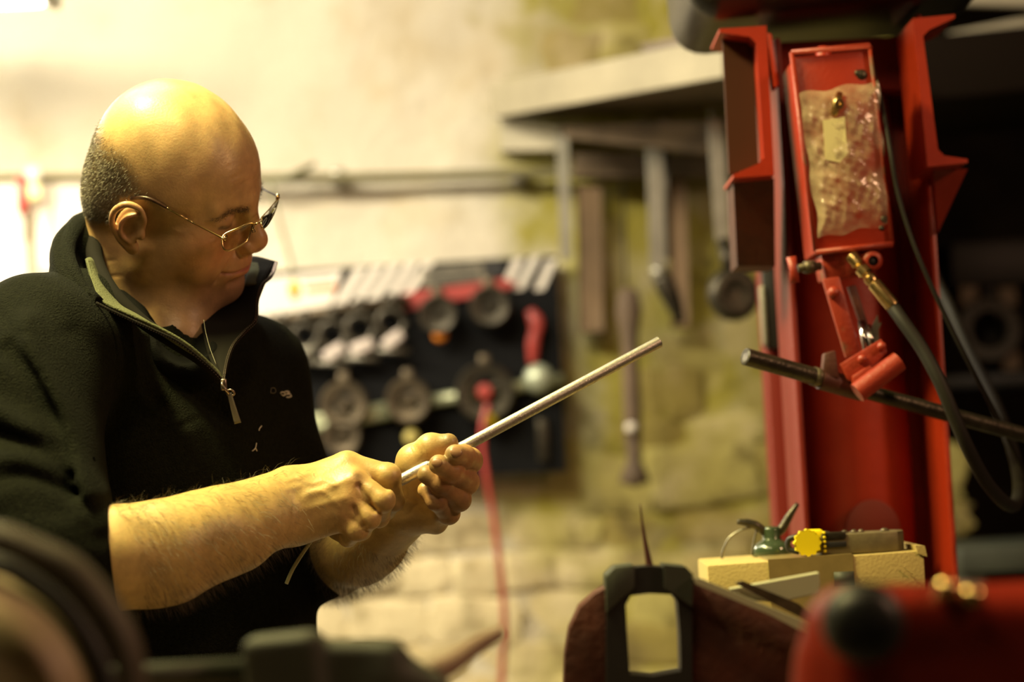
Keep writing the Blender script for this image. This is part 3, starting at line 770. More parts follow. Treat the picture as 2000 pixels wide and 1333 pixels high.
add_tube(bm, smooth_path(pp([(215, 445, 2.36), (193, 452, 2.31), (184, 500, 2.25), (215, 565, 2.19), (270, 622, 2.165), (330, 665, 2.15), (392, 706, 2.15), (430, 745, 2.16)]), 8), [0.009, 0.010, 0.009, 0.008, 0.007, 0.006, 0.005, 0.004], 12)
from_bm('collar_seam', bm, M['tape'], man_root)
sheet('collar_lining', [pp(r) for r in [
    [(168, 505, 2.20), (182, 560, 2.160), (200, 590, 2.138), (250, 614, 2.13), (310, 640, 2.125), (365, 672, 2.125), (410, 712, 2.13), (436, 748, 2.135)],
    [(176, 505, 2.215), (192, 550, 2.175), (226, 592, 2.155), (270, 618, 2.145), (325, 652, 2.135), (374, 682, 2.135), (416, 717, 2.138), (438, 750, 2.14)],
    [(184, 515, 2.235), (205, 560, 2.195), (245, 608, 2.17), (288, 636, 2.155), (338, 668, 2.145), (384, 696, 2.142), (424, 724, 2.143), (440, 752, 2.143)],
]], M['lining'], man_root, 0.003)
# far side collar flap with its pointed corner
sheet('collar', [pp(r) for r in [
    [(390, 590, 2.31), (450, 520, 2.38), (492, 503, 2.37), (539, 513, 2.335)],
    [(392, 620, 2.28), (450, 560, 2.34), (488, 545, 2.33), (520, 545, 2.31)],
    [(396, 650, 2.25), (440, 610, 2.29), (478, 595, 2.29), (502, 590, 2.28)],
    [(405, 690, 2.21), (435, 660, 2.24), (470, 645, 2.25), (492, 634, 2.25)],
    [(418, 720, 2.18), (432, 705, 2.19), (444, 695, 2.20), (456, 676, 2.21)],
    [(430, 745, 2.155), (434, 742, 2.155), (436, 740, 2.155), (440, 735, 2.16)],
]], M['tape'], man_root, 0.004)
sheet('collar_lining', [pp(r) for r in [
    [(486, 514, 2.358), (505, 516, 2.348), (520, 522, 2.338)],
    [(483, 535, 2.338), (500, 534, 2.330), (512, 540, 2.322)],
    [(478, 560, 2.318), (490, 560, 2.312), (500, 558, 2.308)],
]], M['lining'], man_root, 0.003)
ZR = smooth_path(pp([(188, 592, 2.122), (215, 606, 2.118), (250, 622, 2.116), (300, 645, 2.112), (348, 668, 2.112), (395, 705, 2.118), (420, 728, 2.122), (436, 748, 2.128)]), 30)
ZL = smooth_path(pp([(540, 513, 2.332), (530, 540, 2.312), (512, 558, 2.295), (503, 590, 2.275), (500, 625, 2.25), (478, 648, 2.235), (456, 674, 2.205), (445, 700, 2.18), (440, 722, 2.15), (436, 748, 2.128)]), 30)
def zipper(path, m_teeth, parent):
    bm = bmesh.new(); acc = 0; last = path[0]
    for i in range(1, len(path)-1):
        acc += _len(path[i]-path[i-1])
        if acc < 0.0026: continue
        acc = 0; d = path[i+1]-path[i-1]; x, y, z = frame(d)
        R_ = Matrix((x, y, z)).transposed(); add_box(bm, path[i], (0.0024, 0.0028, 0.0014), R_)
    o = from_bm('zip_teeth', bm, m_teeth, parent, smooth=False); o['kind'] = 'stuff'
    bm = bmesh.new(); add_tube(bm, path[::6]+[path[-1]], 0.0016, 8)
    from_bm('zip_tape', bm, M['tape'], parent)
zipper(ZR, M['teeth'], man_root); zipper(ZL, M['teeth'], man_root)
# slider and cloth pull tab
bm = bmesh.new(); c_ = P(437, 752, 2.122)
add_box(bm, c_, (0.006, 0.004, 0.012), None, 0.0015); add_tube(bm, smooth_path(pp([(436, 744, 2.119), (434, 752, 2.114), (441, 762, 2.114), (447, 770, 2.118)]), 5), 0.0014, 8)
add_tube(bm, smooth_path(pp([(441, 764, 2.118), (452, 762, 2.116), (458, 770, 2.118), (447, 774, 2.118), (441, 764, 2.118)]), 5), 0.0010, 8)
from_bm('zip_slider', bm, M['teeth'], man_root)
sheet('zip_pull', [pp(r) for r in [[(444, 768, 2.118), (450, 795, 2.119), (458, 829, 2.121)], [(452, 767, 2.118), (460, 793, 2.119), (471, 826, 2.121)]]], M['pull'], man_root, 0.0022)
# black crew neck shirt under the fleece
sh = [ell(q(345, 735, 2.285), (52, 34, 40), k=0, rot=TR), cone(q(320, 700, 2.25), q(398, 712, 2.22), 30, 22, k=30), cone(q(225, 600, 2.26), q(320, 690, 2.23), 20, 26, k=20),
      cone(q(398, 700, 2.24), q(420, 670, 2.30), 20, 22, k=20)]
sh.append(dict(m='s', k=3, **{x_: y_ for x_, y_ in cone(q(352, 560, 2.27), q(362, 655, 2.205), 40, 30).items() if x_ not in 'mk'}))
lo_ = np.minimum.reduce([o['c']-o['b'] for o in sh[:4]]); hi_ = np.maximum.reduce([o['c']+o['b'] for o in sh[:4]])
v_, f_ = sdf_mesh(sh, lo_-5, hi_+5, 3.0)
link('undershirt', mesh_np('undershirt', v_/1000, f_), M['shirt'], man_root)
# neck chain glint
bm = bmesh.new(); add_tube(bm, smooth_path(pp([(398, 625, 2.205), (402, 650, 2.20), (410, 680, 2.185), (422, 712, 2.165)]), 6), 0.00035, 6)
M['gold'] = mat('gold_metal', (0.62, 0.45, 0.2), rough=0.22, metal=1.0)
M['silver'] = mat('aluminium', (0.66, 0.64, 0.58), rough=0.33, metal=0.9, noise_amt=0.25, noise_scale=300, bump=0.2, bump_scale=900)

from_bm('neck_chain', bm, M['pull'], man_root)

# embroidered letters on the chest and loose threads
from mathutils.bvhtree import BVHTree
jb = BVHTree.FromPolygons([Vector(v) for v in JV/1000], [tuple(f) for f in JF])
def on_jacket(px, py, off=0.0012):
    v = Vector(P(px, py, 3.0)-CAMP).normalized(); h = jb.ray_cast(Vector(CAMP), v)
    return (np.array(h[0])+np.array(h[1])*off) if h[0] is not None else P(px, py, 2.2)
def stitch(strokes, r, m, name):
    bm = bmesh.new()
    for s_ in strokes: add_tube(bm, smooth_path([on_jacket(x_, y_) for x_, y_ in s_], 5), r, 6)
    return from_bm(name, bm, m, man_root)
stitch([[(528, 759), (527, 768)], [(528, 759), (534, 759), (537, 764), (534, 769), (527, 768)]], 0.00035, M['pull'], 'embroidered_letter')
stitch([[(546, 769), (549, 767), (553, 768), (555, 772), (552, 774), (548, 772)], [(555, 766), (561, 766), (563, 769), (557, 771), (564, 771), (567, 775), (563, 777), (558, 777)]], 0.0007, M['thread'], 'embroidered_letter')
stitch([[(509, 833), (505, 838), (504, 842)], [(499, 866), (497, 876), (491, 882)], [(497, 876), (500, 882)]], 0.0007, M['thread'], 'loose_thread')

# ------------------------------------------------------------------ eyeglasses
M['glass'] = mat('spectacle_glass', (1, 1, 1), rough=0.02, trans=1.0, spec=0.5)
nt = M['glass'].node_tree; tr_ = nt.nodes.new('ShaderNodeBsdfTransparent'); tr_.inputs[0].default_value = (.93, .9, .78, 1); gl_ = nt.nodes.new('ShaderNodeBsdfGlossy'); gl_.inputs['Roughness'].default_value = .03
mx_ = nt.nodes.new('ShaderNodeMixShader'); fr_ = nt.nodes.new('ShaderNodeFresnel'); fr_.inputs[0].default_value = 1.5
nt.links.new(fr_.outputs[0], mx_.inputs[0]); nt.links.new(tr_.outputs[0], mx_.inputs[1]); nt.links.new(gl_.outputs[0], mx_.inputs[2]); nt.links.new(mx_.outputs[0], nt.nodes['Material Output'].inputs[0])
M['browntip'] = mat('brown_temple_tip', (0.05, 0.022, 0.012), rough=0.35)
specs = empty('eyeglasses', tuple(P(500, 440, 2.2)), 'thin gold wire rectangular glasses sitting low on the nose of the man', 'glasses')
def lens_pts(inner, outer, dn, n=28):
    """rounded rectangle between inner and outer end points, dn the drop vector"""
    c = (inner+outer)/2; a = (outer-inner)/2
    out = []
    for i in range(n):
        t = 2*math.pi*i/n; ct, st = math.cos(t), math.sin(t)
        e = 0.55
        out.append(c+a*(math.copysign(abs(ct)**e, ct))+dn*(math.copysign(abs(st)**0.75, st)))
    return out
def lens_outline(ctrl):
    c = [A(*P(*t)) for t in ctrl]; c2 = smooth_path([c[-1]]+c+[c[0], c[1]], 4)
    return c2[4:4+4*len(c)]
rl = lens_outline([(440, 457, 2.156), (465, 446, 2.158), (489, 436, 2.165), (493, 440, 2.167), (485, 466, 2.166), (477, 475, 2.163), (461, 485, 2.158), (445, 490, 2.153), (436, 484, 2.152), (434, 468, 2.153)])
ll = lens_outline([(542, 390, 2.262), (527, 408, 2.235), (515, 421, 2.205), (511, 428, 2.190), (512, 446, 2.185), (522, 440, 2.20), (534, 419, 2.228), (541, 400, 2.255)])
for nm, lp in (('rim', rl), ('rim', ll)):
    bm = bmesh.new(); add_tube(bm, lp+[lp[0]], 0.0009, 8, cap=False); rim = from_bm(nm, bm, M['gold'], specs)
    bm = bmesh.new(); c_ = sum(lp)/len(lp); nrm = np.cross(lp[0]-c_, lp[7]-c_); nrm /= _len(nrm)
    for off in (0.0006, -0.0006):
        cc = bm.verts.new(c_+nrm*(off+0.0022)); rg = [bm.verts.new(p_+nrm*off) for p_ in lp]; md = [bm.verts.new(c_+(p_-c_)*0.55+nrm*(off+0.0015)) for p_ in lp]
        for k in range(len(lp)):
            k2 = (k+1) % len(lp); bm.faces.new((cc, md[k], md[k2])); bm.faces.new((md[k], rg[k], rg[k2], md[k2]))
    from_bm('lens', bm, M['glass'], specs)
bm = bmesh.new(); add_tube(bm, smooth_path([rl[2] if False else P(494, 439, 2.166), P(504, 436, 2.160), P(512, 430, 2.188)], 6), 0.0011, 8); from_bm('bridge', bm, M['gold'], specs)
er = HP(5, 79, 26)
tR = smooth_path([P(438, 468, 2.153), P(430, 463, 2.156), P(380, 437, 2.175), P(325, 406, 2.19)], 6)
hb = BVHTree.FromPolygons([Vector(v) for v in head_part[0]/1000], [tuple(f) for f in HF])
def on_head(px, py, off):
    v = Vector(P(px, py, 3.0)-CAMP).normalized(); h = hb.ray_cast(Vector(CAMP), v)
    return np.array(h[0])-np.array(v)*off if h[0] is not None else P(px, py, 2.2)
tR = smooth_path([P(438, 468, 2.153), P(430, 463, 2.156)]+[on_head(x_, y_, o_) for x_, y_, o_ in ((380, 437, .010), (350, 420, .006), (325, 406, .004))], 5)
tR2 = smooth_path([on_head(x_, y_, o_) for x_, y_, o_ in ((325, 406, .004), (308, 396, .003), (290, 388, .003), (272, 386, .003), (256, 388, .001))], 5)
bm = bmesh.new(); add_tube(bm, tR, 0.0011, 8, flat=(HM[1], .6)); t_ = from_bm('temple', bm, M['gold'], specs)
bm = bmesh.new(); add_tube(bm, tR2, [0.0014, 0.0021, 0.0021, 0.0018], 10); from_bm('temple_tip', bm, M['browntip'], t_)
bm = bmesh.new(); add_tube(bm, smooth_path([P(541, 384, 2.262), P(545, 386, 2.266), P(533, 379, 2.28), P(517, 371, 2.30), P(490, 352, 2.345)], 6), 0.0011, 8); from_bm('temple', bm, M['browntip'], specs)
for a_, b_ in (((437, 470, 2.154), (441, 460, 2.157)), ((543, 380, 2.264), (542, 390, 2.262))):
    bm = bmesh.new(); add_cyl(bm, P(*a_), P(*b_), 0.0019, n=10); from_bm('hinge', bm, M['gold'], specs)
for pts in ([(497, 442, 2.168), (494, 446, 2.175), (496, 453, 2.178)], [(516, 424, 2.19), (512, 424, 2.2), (511, 431, 2.2)]):
    bm = bmesh.new(); add_tube(bm, smooth_path(pp(pts), 5), [0.0006, 0.0008, 0.002], 8); from_bm('nose_pad', bm, M['glass'], specs)

# ------------------------------------------------------------------ the rod and the wire
rod = empty('metal_rod', tuple(P(1035, 803, 2.19)), 'straight bright aluminium rod held up between the two hands', 'rod')
def rodp(t):  # t 0 at the lower hidden end .. 1 tip
    return P(700, 983, 2.135)*(1-t)+P(1288, 668, 2.235)*t
bm = bmesh.new(); add_tube(bm, [rodp(t) for t in np.linspace(0.13, 0.999, 16)], 0.0059, 20, cap=True)
bevel_all(bm, 0.0008, 2, 60); from_bm('shaft', bm, M['silver'], rod, angle=40)
bm = bmesh.new(); add_cyl(bm, rodp(0.999), rodp(1.0015), 0.0048, n=20); M['cut'] = mat('dull_cut_end', (0.35, 0.33, 0.28), rough=0.6, metal=0.6); from_bm('cut_end', bm, M['cut'], rod)
bm = bmesh.new(); add_tube(bm, smooth_path([P(640, 1015, 2.16), P(612, 1052, 2.15), P(590, 1083, 2.145), (P(572, 1112, 2.14)), P(559, 1141, 2.14)], 8), 0.0019, 10)
M['wire'] = mat('pale_wire', (0.55, 0.58, 0.40), rough=0.3, metal=0.6)
w_ = from_bm('bent_wire', bm, M['wire']); tag(w_, 'thin pale bent wire hanging below the right fist against the fleece', 'wire')
# ------------------------------------------------------------------ room materials
def wall_mat(name, stops_a, moss_amt=0.5, bump=1.0):
    """limewashed plaster: cream, worn to ochre, with green damp towards the right end of the wall"""
    m = bpy.data.materials.new(name); m.use_nodes = True; nt = m.node_tree; L = nt.links; b = nt.nodes['Principled BSDF']
    b.inputs['Roughness'].default_value = 0.92; b.inputs['Specular IOR Level'].default_value = 0.2
    geo = nt.nodes.new('ShaderNodeNewGeometry'); pos = geo.outputs['Position']; sep = nt.nodes.new('ShaderNodeSeparateXYZ'); L.new(pos, sep.inputs[0])
    def N(scale, det=5, rough=.6, vec=None):
        n = nt.nodes.new('ShaderNodeTexNoise'); n.inputs['Scale'].default_value = scale; n.inputs['Detail'].default_value = det; n.inputs['Roughness'].default_value = rough
        L.new(vec or pos, n.inputs['Vector']); return n.outputs['Fac']
    def MR(v, a, b_, c=0., d=1.):
        r = nt.nodes.new('ShaderNodeMapRange'); r.inputs['From Min'].default_value = a; r.inputs['From Max'].default_value = b_
        r.inputs['To Min'].default_value = c; r.inputs['To Max'].default_value = d; r.interpolation_type = 'SMOOTHSTEP'; L.new(v, r.inputs['Value']); return r.outputs['Result']
    def MA(op, a, b_):
        n = nt.nodes.new('ShaderNodeMath'); n.operation = op
        for i, v in enumerate((a, b_)):
            if isinstance(v, (int, float)): n.inputs[i].default_value = v
            else: L.new(v, n.inputs[i])
        return n.outputs[0]
    def MX(f, a, b_):
        n = nt.nodes.new('ShaderNodeMix'); n.data_type = 'RGBA'; L.new(f, n.inputs[0])
        for i, v in ((6, a), (7, b_)):
            if isinstance(v, tuple): n.inputs[i].default_value = (*v, 1)
            else: L.new(v, n.inputs[i])
        return n.outputs[2]
    base, ochre, moss, dark = stops_a
    x = sep.outputs['X']; z = sep.outputs['Z']
    c = MX(MR(N(3.5), .48, .74, 0, .8), base, ochre)
    damp = MR(MA('ADD', x, MA('MULTIPLY', MA('SUBTRACT', N(5.0), .5), 0.6)), -0.06, 0.16)
    mossf = MA('MULTIPLY', damp, MR(N(7.0, 6), .3, .52, 0.55, 1.0))
    c = MX(MA('MULTIPLY', mossf, moss_amt), c, moss)
    c = MX(MA('MULTIPLY', MA('MULTIPLY', damp, MR(N(11.0, 6), .52, .68)), 0.75), c, dark)
    low = MR(z, 1.30, 1.10)
    c = MX(MA('MULTIPLY', MA('MULTIPLY', low, MR(N(6.5, 7, .65), .47, .66)), 0.8), c, tuple(v*.42 for v in ochre))
    L.new(c, b.inputs['Base Color'])
    bp = nt.nodes.new('ShaderNodeBump'); bp.inputs['Distance'].default_value = 0.02; bp.inputs['Strength'].default_value = 0.6*bump
    L.new(N(18, 8, .65), bp.inputs['Height']); L.new(bp.outputs['Normal'], b.inputs['Normal'])
    return m
M['plaster'] = wall_mat('limewashed_plaster', ((0.66, 0.60, 0.46), (0.50, 0.40, 0.22), (0.33, 0.29, 0.035), (0.10, 0.08, 0.018)), 0.95)
M['stone'] = wall_mat('limewashed_stone', ((0.66, 0.56, 0.34), (0.50, 0.38, 0.17), (0.34, 0.30, 0.055), (0.13, 0.10, 0.03)), 0.78)
M['stone_b'] = wall_mat('bare_stone', ((0.54, 0.44, 0.24), (0.38, 0.29, 0.12), (0.26, 0.21, 0.04), (0.10, 0.08, 0.022)), 0.85)
M['mortar'] = wall_mat('lime_mortar', ((0.40, 0.33, 0.18), (0.28, 0.21, 0.09), (0.17, 0.16, 0.04), (0.06, 0.05, 0.02)), 0.8)
M['darkwall'] = mat('shade_dark_stone', (0.035, 0.025, 0.015), rough=.95, col2=(0.012, 0.009, 0.006), noise_scale=6, bump=1, bump_scale=14)  # near-black stone, the right corner's shade is put into its colour
M['concrete'] = mat('worn_concrete', (0.18, 0.16, 0.12), rough=.9, noise_amt=.4, noise_scale=5, bump=.5, bump_scale=60)
M['roof'] = mat('dusty_ceiling', (0.30, 0.26, 0.18), rough=.95, noise_amt=.3, noise_scale=3)
M['red'] = mat('red_enamel', (0.27, 0.018, 0.006), rough=.34, noise_amt=.35, noise_scale=9, bump=.12, bump_scale=70, spec=.5, rough_var=.12)
M['redbright'] = mat('orange_red_enamel', (0.36, 0.027, 0.007), rough=.40, noise_amt=.15, noise_scale=18, bump=.1, bump_scale=200)
M['redworn'] = mat('worn_red_enamel', (0.30, 0.030, 0.011), rough=.45, col2=(0.16, 0.09, 0.05), noise_scale=22, lo=.56, hi=.66, bump=.2, bump_scale=200)
M['redbrown'] = mat('rusty_red_iron', (0.085, 0.016, 0.006), rough=.6, noise_amt=.5, noise_scale=20, bump=.4, bump_scale=90)
M['steel'] = mat('grey_steel', (0.30, 0.28, 0.22), rough=.38, metal=.85, noise_amt=.4, noise_scale=40)
M['darksteel'] = mat('oily_dark_steel', (0.075, 0.065, 0.045), rough=.38, metal=.7, noise_amt=.5, noise_scale=60, bump=.2, bump_scale=200)
M['black'] = mat('black_paint', (0.012, 0.012, 0.012), rough=.5, bump=.1)
M['rubber'] = mat('black_rubber', (0.014, 0.012, 0.009), rough=.6, spec=.3)
M['brass'] = mat('brass', (0.72, 0.52, 0.22), rough=.25, metal=1, noise_amt=.3, noise_scale=200)
M['chrome'] = mat('chrome', (0.7, 0.68, 0.66), rough=.12, metal=1)
M['card'] = mat('cardboard', (0.47, 0.36, 0.13), rough=.85, noise_amt=.12, noise_scale=40, bump=.2, bump_scale=300)
M['tape'+'2'] = mat('brown_parcel_tape', (0.27, 0.20, 0.075), rough=.3, noise_amt=.2, noise_scale=30)
M['yellow'] = mat('yellow_plastic', (0.85, 0.68, 0.01), rough=.35)
M['greencan'] = mat('green_enamel', (0.05, 0.075, 0.04), rough=.12, metal=.2, coat=.6)
M['board_white'] = mat('cream_painted_board', (0.46, 0.41, 0.28), rough=.7, noise_amt=.2, noise_scale=6)
M['underside'] = mat('bare_brown_board', (0.16, 0.11, 0.06), rough=.9, noise_amt=.5, noise_scale=12)
M['white'] = mat('white_print', (0.72, 0.66, 0.56), rough=.6)
M['orange'] = mat('orange_plastic', (0.70, 0.22, 0.02), rough=.4)
M['pinkred'] = mat('faded_red_plastic', (0.36, 0.045, 0.035), rough=.45)
M['greybag'] = mat('grey_green_metal', (0.045, 0.050, 0.036), rough=.6, noise_amt=.3, noise_scale=14)
M['tan'] = mat('tan_vinyl', (0.50, 0.38, 0.23), rough=.5, noise_amt=.3, noise_scale=12)
M['darkband'] = mat('dark_rim', (0.10, 0.08, 0.055), rough=.55, noise_amt=.3, noise_scale=14)
M['wood'] = mat('old_wood', (0.15, 0.10, 0.06), rough=.8, noise_amt=.5, noise_scale=8, bump=.4, bump_scale=40)
M['tube'] = mat('lamp_diffuser', (1, 1, 1), emis=(1.0, 0.93, 0.75, 9.0))
M['palered'] = mat('faded_brown_paint', (0.22, 0.14, 0.07), rough=.8, noise_amt=.3, noise_scale=10)
M['bronze'] = mat('dirty_bronze', (0.13, 0.10, 0.06), rough=.45, metal=.6, noise_amt=.5, noise_scale=30)

# ------------------------------------------------------------------ room shell
def struct_box(name, lo, hi, m):
    bm = bmesh.new(); lo = Vector(lo); hi = Vector(hi); add_box(bm, (lo+hi)/2, hi-lo)
    return tag(from_bm(name, bm, m, smooth=False), kind='structure')
WY = 4.30; WX = 0.80
struct_box('floor', (-2.7, -1.6, -0.1), (3.2, 6.1, 0), M['concrete'])
struct_box('ceiling', (-2.7, -1.6, 2.95), (3.2, 6.1, 3.05), M['roof'])
struct_box('wall_left', (-2.75, -1.6, 0), (-2.65, 6.1, 2.95), M['roof'])
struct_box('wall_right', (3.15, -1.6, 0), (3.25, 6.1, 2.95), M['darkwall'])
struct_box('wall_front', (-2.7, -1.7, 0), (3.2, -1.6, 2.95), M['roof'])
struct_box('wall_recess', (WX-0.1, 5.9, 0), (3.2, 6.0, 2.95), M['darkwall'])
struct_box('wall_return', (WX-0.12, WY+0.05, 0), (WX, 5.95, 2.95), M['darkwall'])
# back wall: uneven plaster above, rubble stone in limewash below and at the right
nx, nz = 190, 150
xs = np.linspace(-2.65, WX, nx); zs = np.linspace(0, 2.95, nz)
GX, GZ = np.meshgrid(xs, zs, indexing='ij')
def relief(x, z):
    return 0.010*np.sin(x*5.1+1)*np.sin(z*6.3+x*2)+0.006*np.sin(x*13+z*7)*np.sin(z*15-x*4)+0.003*np.sin(x*31+z*11+2)*np.sin(z*29)
def rocky(x, z):
    """1 where the plaster has gone and stones show"""
    return np.clip((x-0.10-0.05*np.sin(z*9))/0.10, 0, 1)*np.clip((1.62-z)/0.06, 0, 1)+np.clip((1.22+0.03*np.sin(x*8)-z)/0.05, 0, 1)+np.clip((x-0.06)/0.08, 0, 1)*np.clip((z-1.98)/0.05, 0, 1)
RK = np.clip(rocky(GX, GZ), 0, 1)
YY = WY+relief(GX, GZ)+0.006*RK
V_ = np.stack([GX, YY, GZ], -1).reshape(-1, 3)
ii = (np.arange(nx-1)[:, None]*nz+np.arange(nz-1)[None]).ravel()
F_ = np.stack([ii, ii+nz, ii+nz+1, ii+1], -1)
k0 = len(V_); Vb = np.array([(-2.65, WY+.2, 0), (WX, WY+.2, 0), (WX, WY+.2, 2.95), (-2.65, WY+.2, 2.95)]); V_ = np.vstack([V_, Vb])
edge = [[k0, k0+3, k0+2, k0+1], [(nx-1)*nz, k0+1, k0+2, (nx-1)*nz+nz-1]]
F_ = np.vstack([F_, np.array(edge)])
wall = link('wall_back', mesh_np('wall_back', V_, F_), M['plaster']); wall['kind'] = 'structure'
# stones
rs_ = random.Random(11)
stone_meshes = []
for k in range(12):
    bm = bmesh.new(); bmesh.ops.create_cube(bm, size=1)
    bmesh.ops.subdivide_edges(bm, edges=bm.edges, cuts=2, use_grid_fill=True)
    for v in bm.verts:
        n_ = 1.0/max(1, (abs(v.co.x)**3+abs(v.co.z)**3+abs(v.co.y)**3)**(1/3)*2)
        v.co = v.co*(n_**0.3)*1.04+Vector([rs_.uniform(-.08, .08) for _ in range(3)])
    me = bpy.data.meshes.new('stone'); bm.to_mesh(me); bm.free(); me.polygons.foreach_set('use_smooth', np.ones(len(me.polygons), bool))
    stone_meshes.append(me)
sm2 = [me.copy() for me in stone_meshes]
for me in stone_meshes: me.materials.append(M['stone'])
for me in sm2: me.materials.append(M['stone_b'])
def stone(x, z, w, h, dpt, wet):
    me = rs_.choice(sm2 if wet else stone_meshes)
    o = bpy.data.objects.new('stone', me); COL.objects.link(o); o.parent = wall
    o.location = (x, WY+0.012+float(relief(x, z)), z); o.scale = (w, dpt, h)
    o.rotation_euler = (0, rs_.uniform(-.16, .16), 0)
z = 0.70; row = 0
while z < 2.32:
    h = rs_.uniform(.055, .15); x = -0.95+rs_.uniform(0, .1)
    while x < WX-0.1:
        w = rs_.uniform(.08, .26); cx = x+w/2; cz = z+h/2+rs_.uniform(-.006, .006)
        if float(rocky(np.array(cx), np.array(cz))) > .7 and not (1.62 < cz < 1.98):
            stone(cx, cz+rs_.uniform(-.012, .012), w*.98, h*rs_.uniform(.9, 1.05), rs_.uniform(.014, .034), rs_.random() < (.5 if cx > .1 else .2))
        x += w
    z += h

# ------------------------------------------------------------------ strip light at the upper left
lamp = empty('strip_light', (-1.4, 3.75, 2.05), 'glowing strip light at the upper left corner above the pale wall', 'lamp')
bm = bmesh.new(); a_ = P(80, -2, 3.72); add_box(bm, (a_[0]-0.60, 3.72, a_[2]+0.055), (1.2, 0.13, 0.11), None, 0.012); from_bm('diffuser', bm, M['tube'], lamp)
bm = bmesh.new(); add_box(bm, (a_[0]+0.012, 3.72, a_[2]+0.06), (0.022, 0.14, 0.13), None, 0.006); add_box(bm, (a_[0]+.03, 3.72, a_[2]+0.03), (0.02, 0.03, 0.03), None, .004); from_bm('end_cap', bm, M['steel'], lamp)
bm = bmesh.new(); add_box(bm, (a_[0]-0.60, 3.72, a_[2]+0.125), (1.22, 0.15, 0.03), None, 0.005)
for t in (-.9, -.3): add_cyl(bm, (a_[0]+t, 3.72, a_[2]+.13), (a_[0]+t, 3.72, 2.96), 0.006, n=8)
from_bm('housing', bm, M['roof'], lamp)

# ------------------------------------------------------------------ things along the wall
bm = bmesh.new(); add_tube(bm, smooth_path(pp([(-420, 352, 4.24), (0, 349, 4.24), (300, 349, 4.24), (700, 347, 4.24), (1100, 337, 4.24), (1400, 330, 4.24)]), 6), 0.010, 10)
cp = from_bm('conduit_pipe', bm, mat('olive_painted_pipe', (0.16, 0.14, 0.06), rough=.6)); tag(cp, 'long thin olive pipe running level along the pale wall behind the man', 'pipe')
for px_ in (230, 660, 1010):
    bm = bmesh.new(); c_ = Vector(P(px_, 348, 4.26)); add_box(bm, c_, (.03, .05, .032), None, .004); c2 = from_bm('pipe_clip', bm, M['steel'], cp)
bm = bmesh.new(); add_tube(bm, smooth_path(pp([(520, 352, 4.22), (560, 346, 4.21), (590, 333, 4.22), (612, 322, 4.25)]), 6), 0.006, 8)
add_tube(bm, smooth_path(pp([(530, 360, 4.23), (545, 430, 4.23), (565, 500, 4.23), (572, 540, 4.23)]), 6), 0.0035, 8)
tag(from_bm('loose_cable', bm, mat('green_grey_cable', (0.17, 0.17, 0.08), rough=.6)), 'bent olive cable hooked over the pipe beside the glasses', 'cable')
# small things hung from the pipe at the left edge
def hang(name, label, cat, build, m, group=None):
    bm = bmesh.new(); build(bm); return tag(from_bm(name, bm, m, angle=40), label, cat, group)
t = empty('red_screwdriver', tuple(P(45, 390, 4.2)), 'small red handled tool hanging on the pipe at the left edge', 'tool')
bm = bmesh.new(); add_lathe(bm, [(0, 0), (.011, .004), (.013, .03), (.010, .055), (.012, .075), (0, .082)], P(46, 420, 4.2), n=14); from_bm('handle', bm, M['pinkred'], t)
bm = bmesh.new(); add_cyl(bm, P(46, 418, 4.2), P(48, 470, 4.2), .003, n=8); from_bm('blade', bm, M['steel'], t)
t = empty('key_fob', tuple(P(65, 370, 4.2)), 'pale yellow lit tag hanging beside the red tool at the left edge', 'tag')
bm = bmesh.new(); add_box(bm, P(66, 374, 4.2), (.026, .012, .034), None, .008); from_bm('body', bm, mat('pale_yellow_plastic', (.8, .75, .35), rough=.4), t)
bm = bmesh.new(); add_box(bm, P(64, 340, 4.2), (.030, .014, .030), None, .010); from_bm('clip', bm, M['white'], t)
for px_, w_, h_, lab in ((20, 48, 190, 'wide pale paper strip hanging at the far left under the pipe'), (84, 30, 170, 'narrow grey-white strip hanging under the yellow tag'), (135, 60, 150, 'pale sheet hanging under the pipe close to the grey hair')):
    bm = bmesh.new(); a_ = P(px_, 358, 4.24); b_ = P(px_+6, 358+h_, 4.24); add_box(bm, (a_+b_)/2, (mm(w_, 4.24)/1000, .004, _len(b_-a_)), Euler((0, -.03, 0)), .001)
    tag(from_bm('paper_strip', bm, mat('pale_paper', (.66, .58, .48), rough=.8)), lab, 'paper', None)

# tool board
BC_ = [P(488, 533, 4.235), P(1087, 499, 4.235), P(1107, 922, 4.235), P(500, 946, 4.235)]
BN = np.cross(BC_[1]-BC_[0], BC_[3]-BC_[0]); BN /= _len(BN)
if BN[1] > 0: BN = -BN
def bd(px, py, off=0.0):
    """point on the board plane seen at px,py, lifted off it by off metres"""
    v = P(px, py, 4.235)-CAMP; n = BN; t = ((BC_[1]-CAMP)@n)/(v@n); return CAMP+v*t+n*off
board = empty('tool_board', tuple(P(800, 720, 4.24)), 'black board with striped header and steel rings hung on the back wall', 'tool board')
bm = bmesh.new(); add_prism(bm, BC_, -BN*0.02); from_bm('panel', bm, mat('matt_black_board', (.007, .007, .007), rough=.8, spec=.1), board, smooth=False)
def plate(name, pts, off, th, m, parent):
    bm = bmesh.new(); add_prism(bm, [bd(x_, y_, off) for x_, y_ in pts], BN*th); return from_bm(name, bm, m, parent, smooth=False)
hd = plate('header_label', [(492, 546), (668, 528), (646, 598), (498, 616)], 0, .003, M['white'], board)
plate('logo_spot', [(563, 558), (572, 548), (582, 552), (588, 565), (583, 582), (574, 588), (566, 578)], .003, .001, M['orange'], hd)
plate('logo_spot', [(566, 556), (573, 550), (580, 555), (580, 563), (572, 566)], .004, .001, M['yellow'], hd)
plate('printed_line', [(598, 562), (655, 556), (655, 566), (598, 572)], .003, .001, M['orange'], hd)
plate('printed_line', [(590, 548), (650, 541), (650, 544), (590, 551)], .003, .001, M['greencan'], hd)
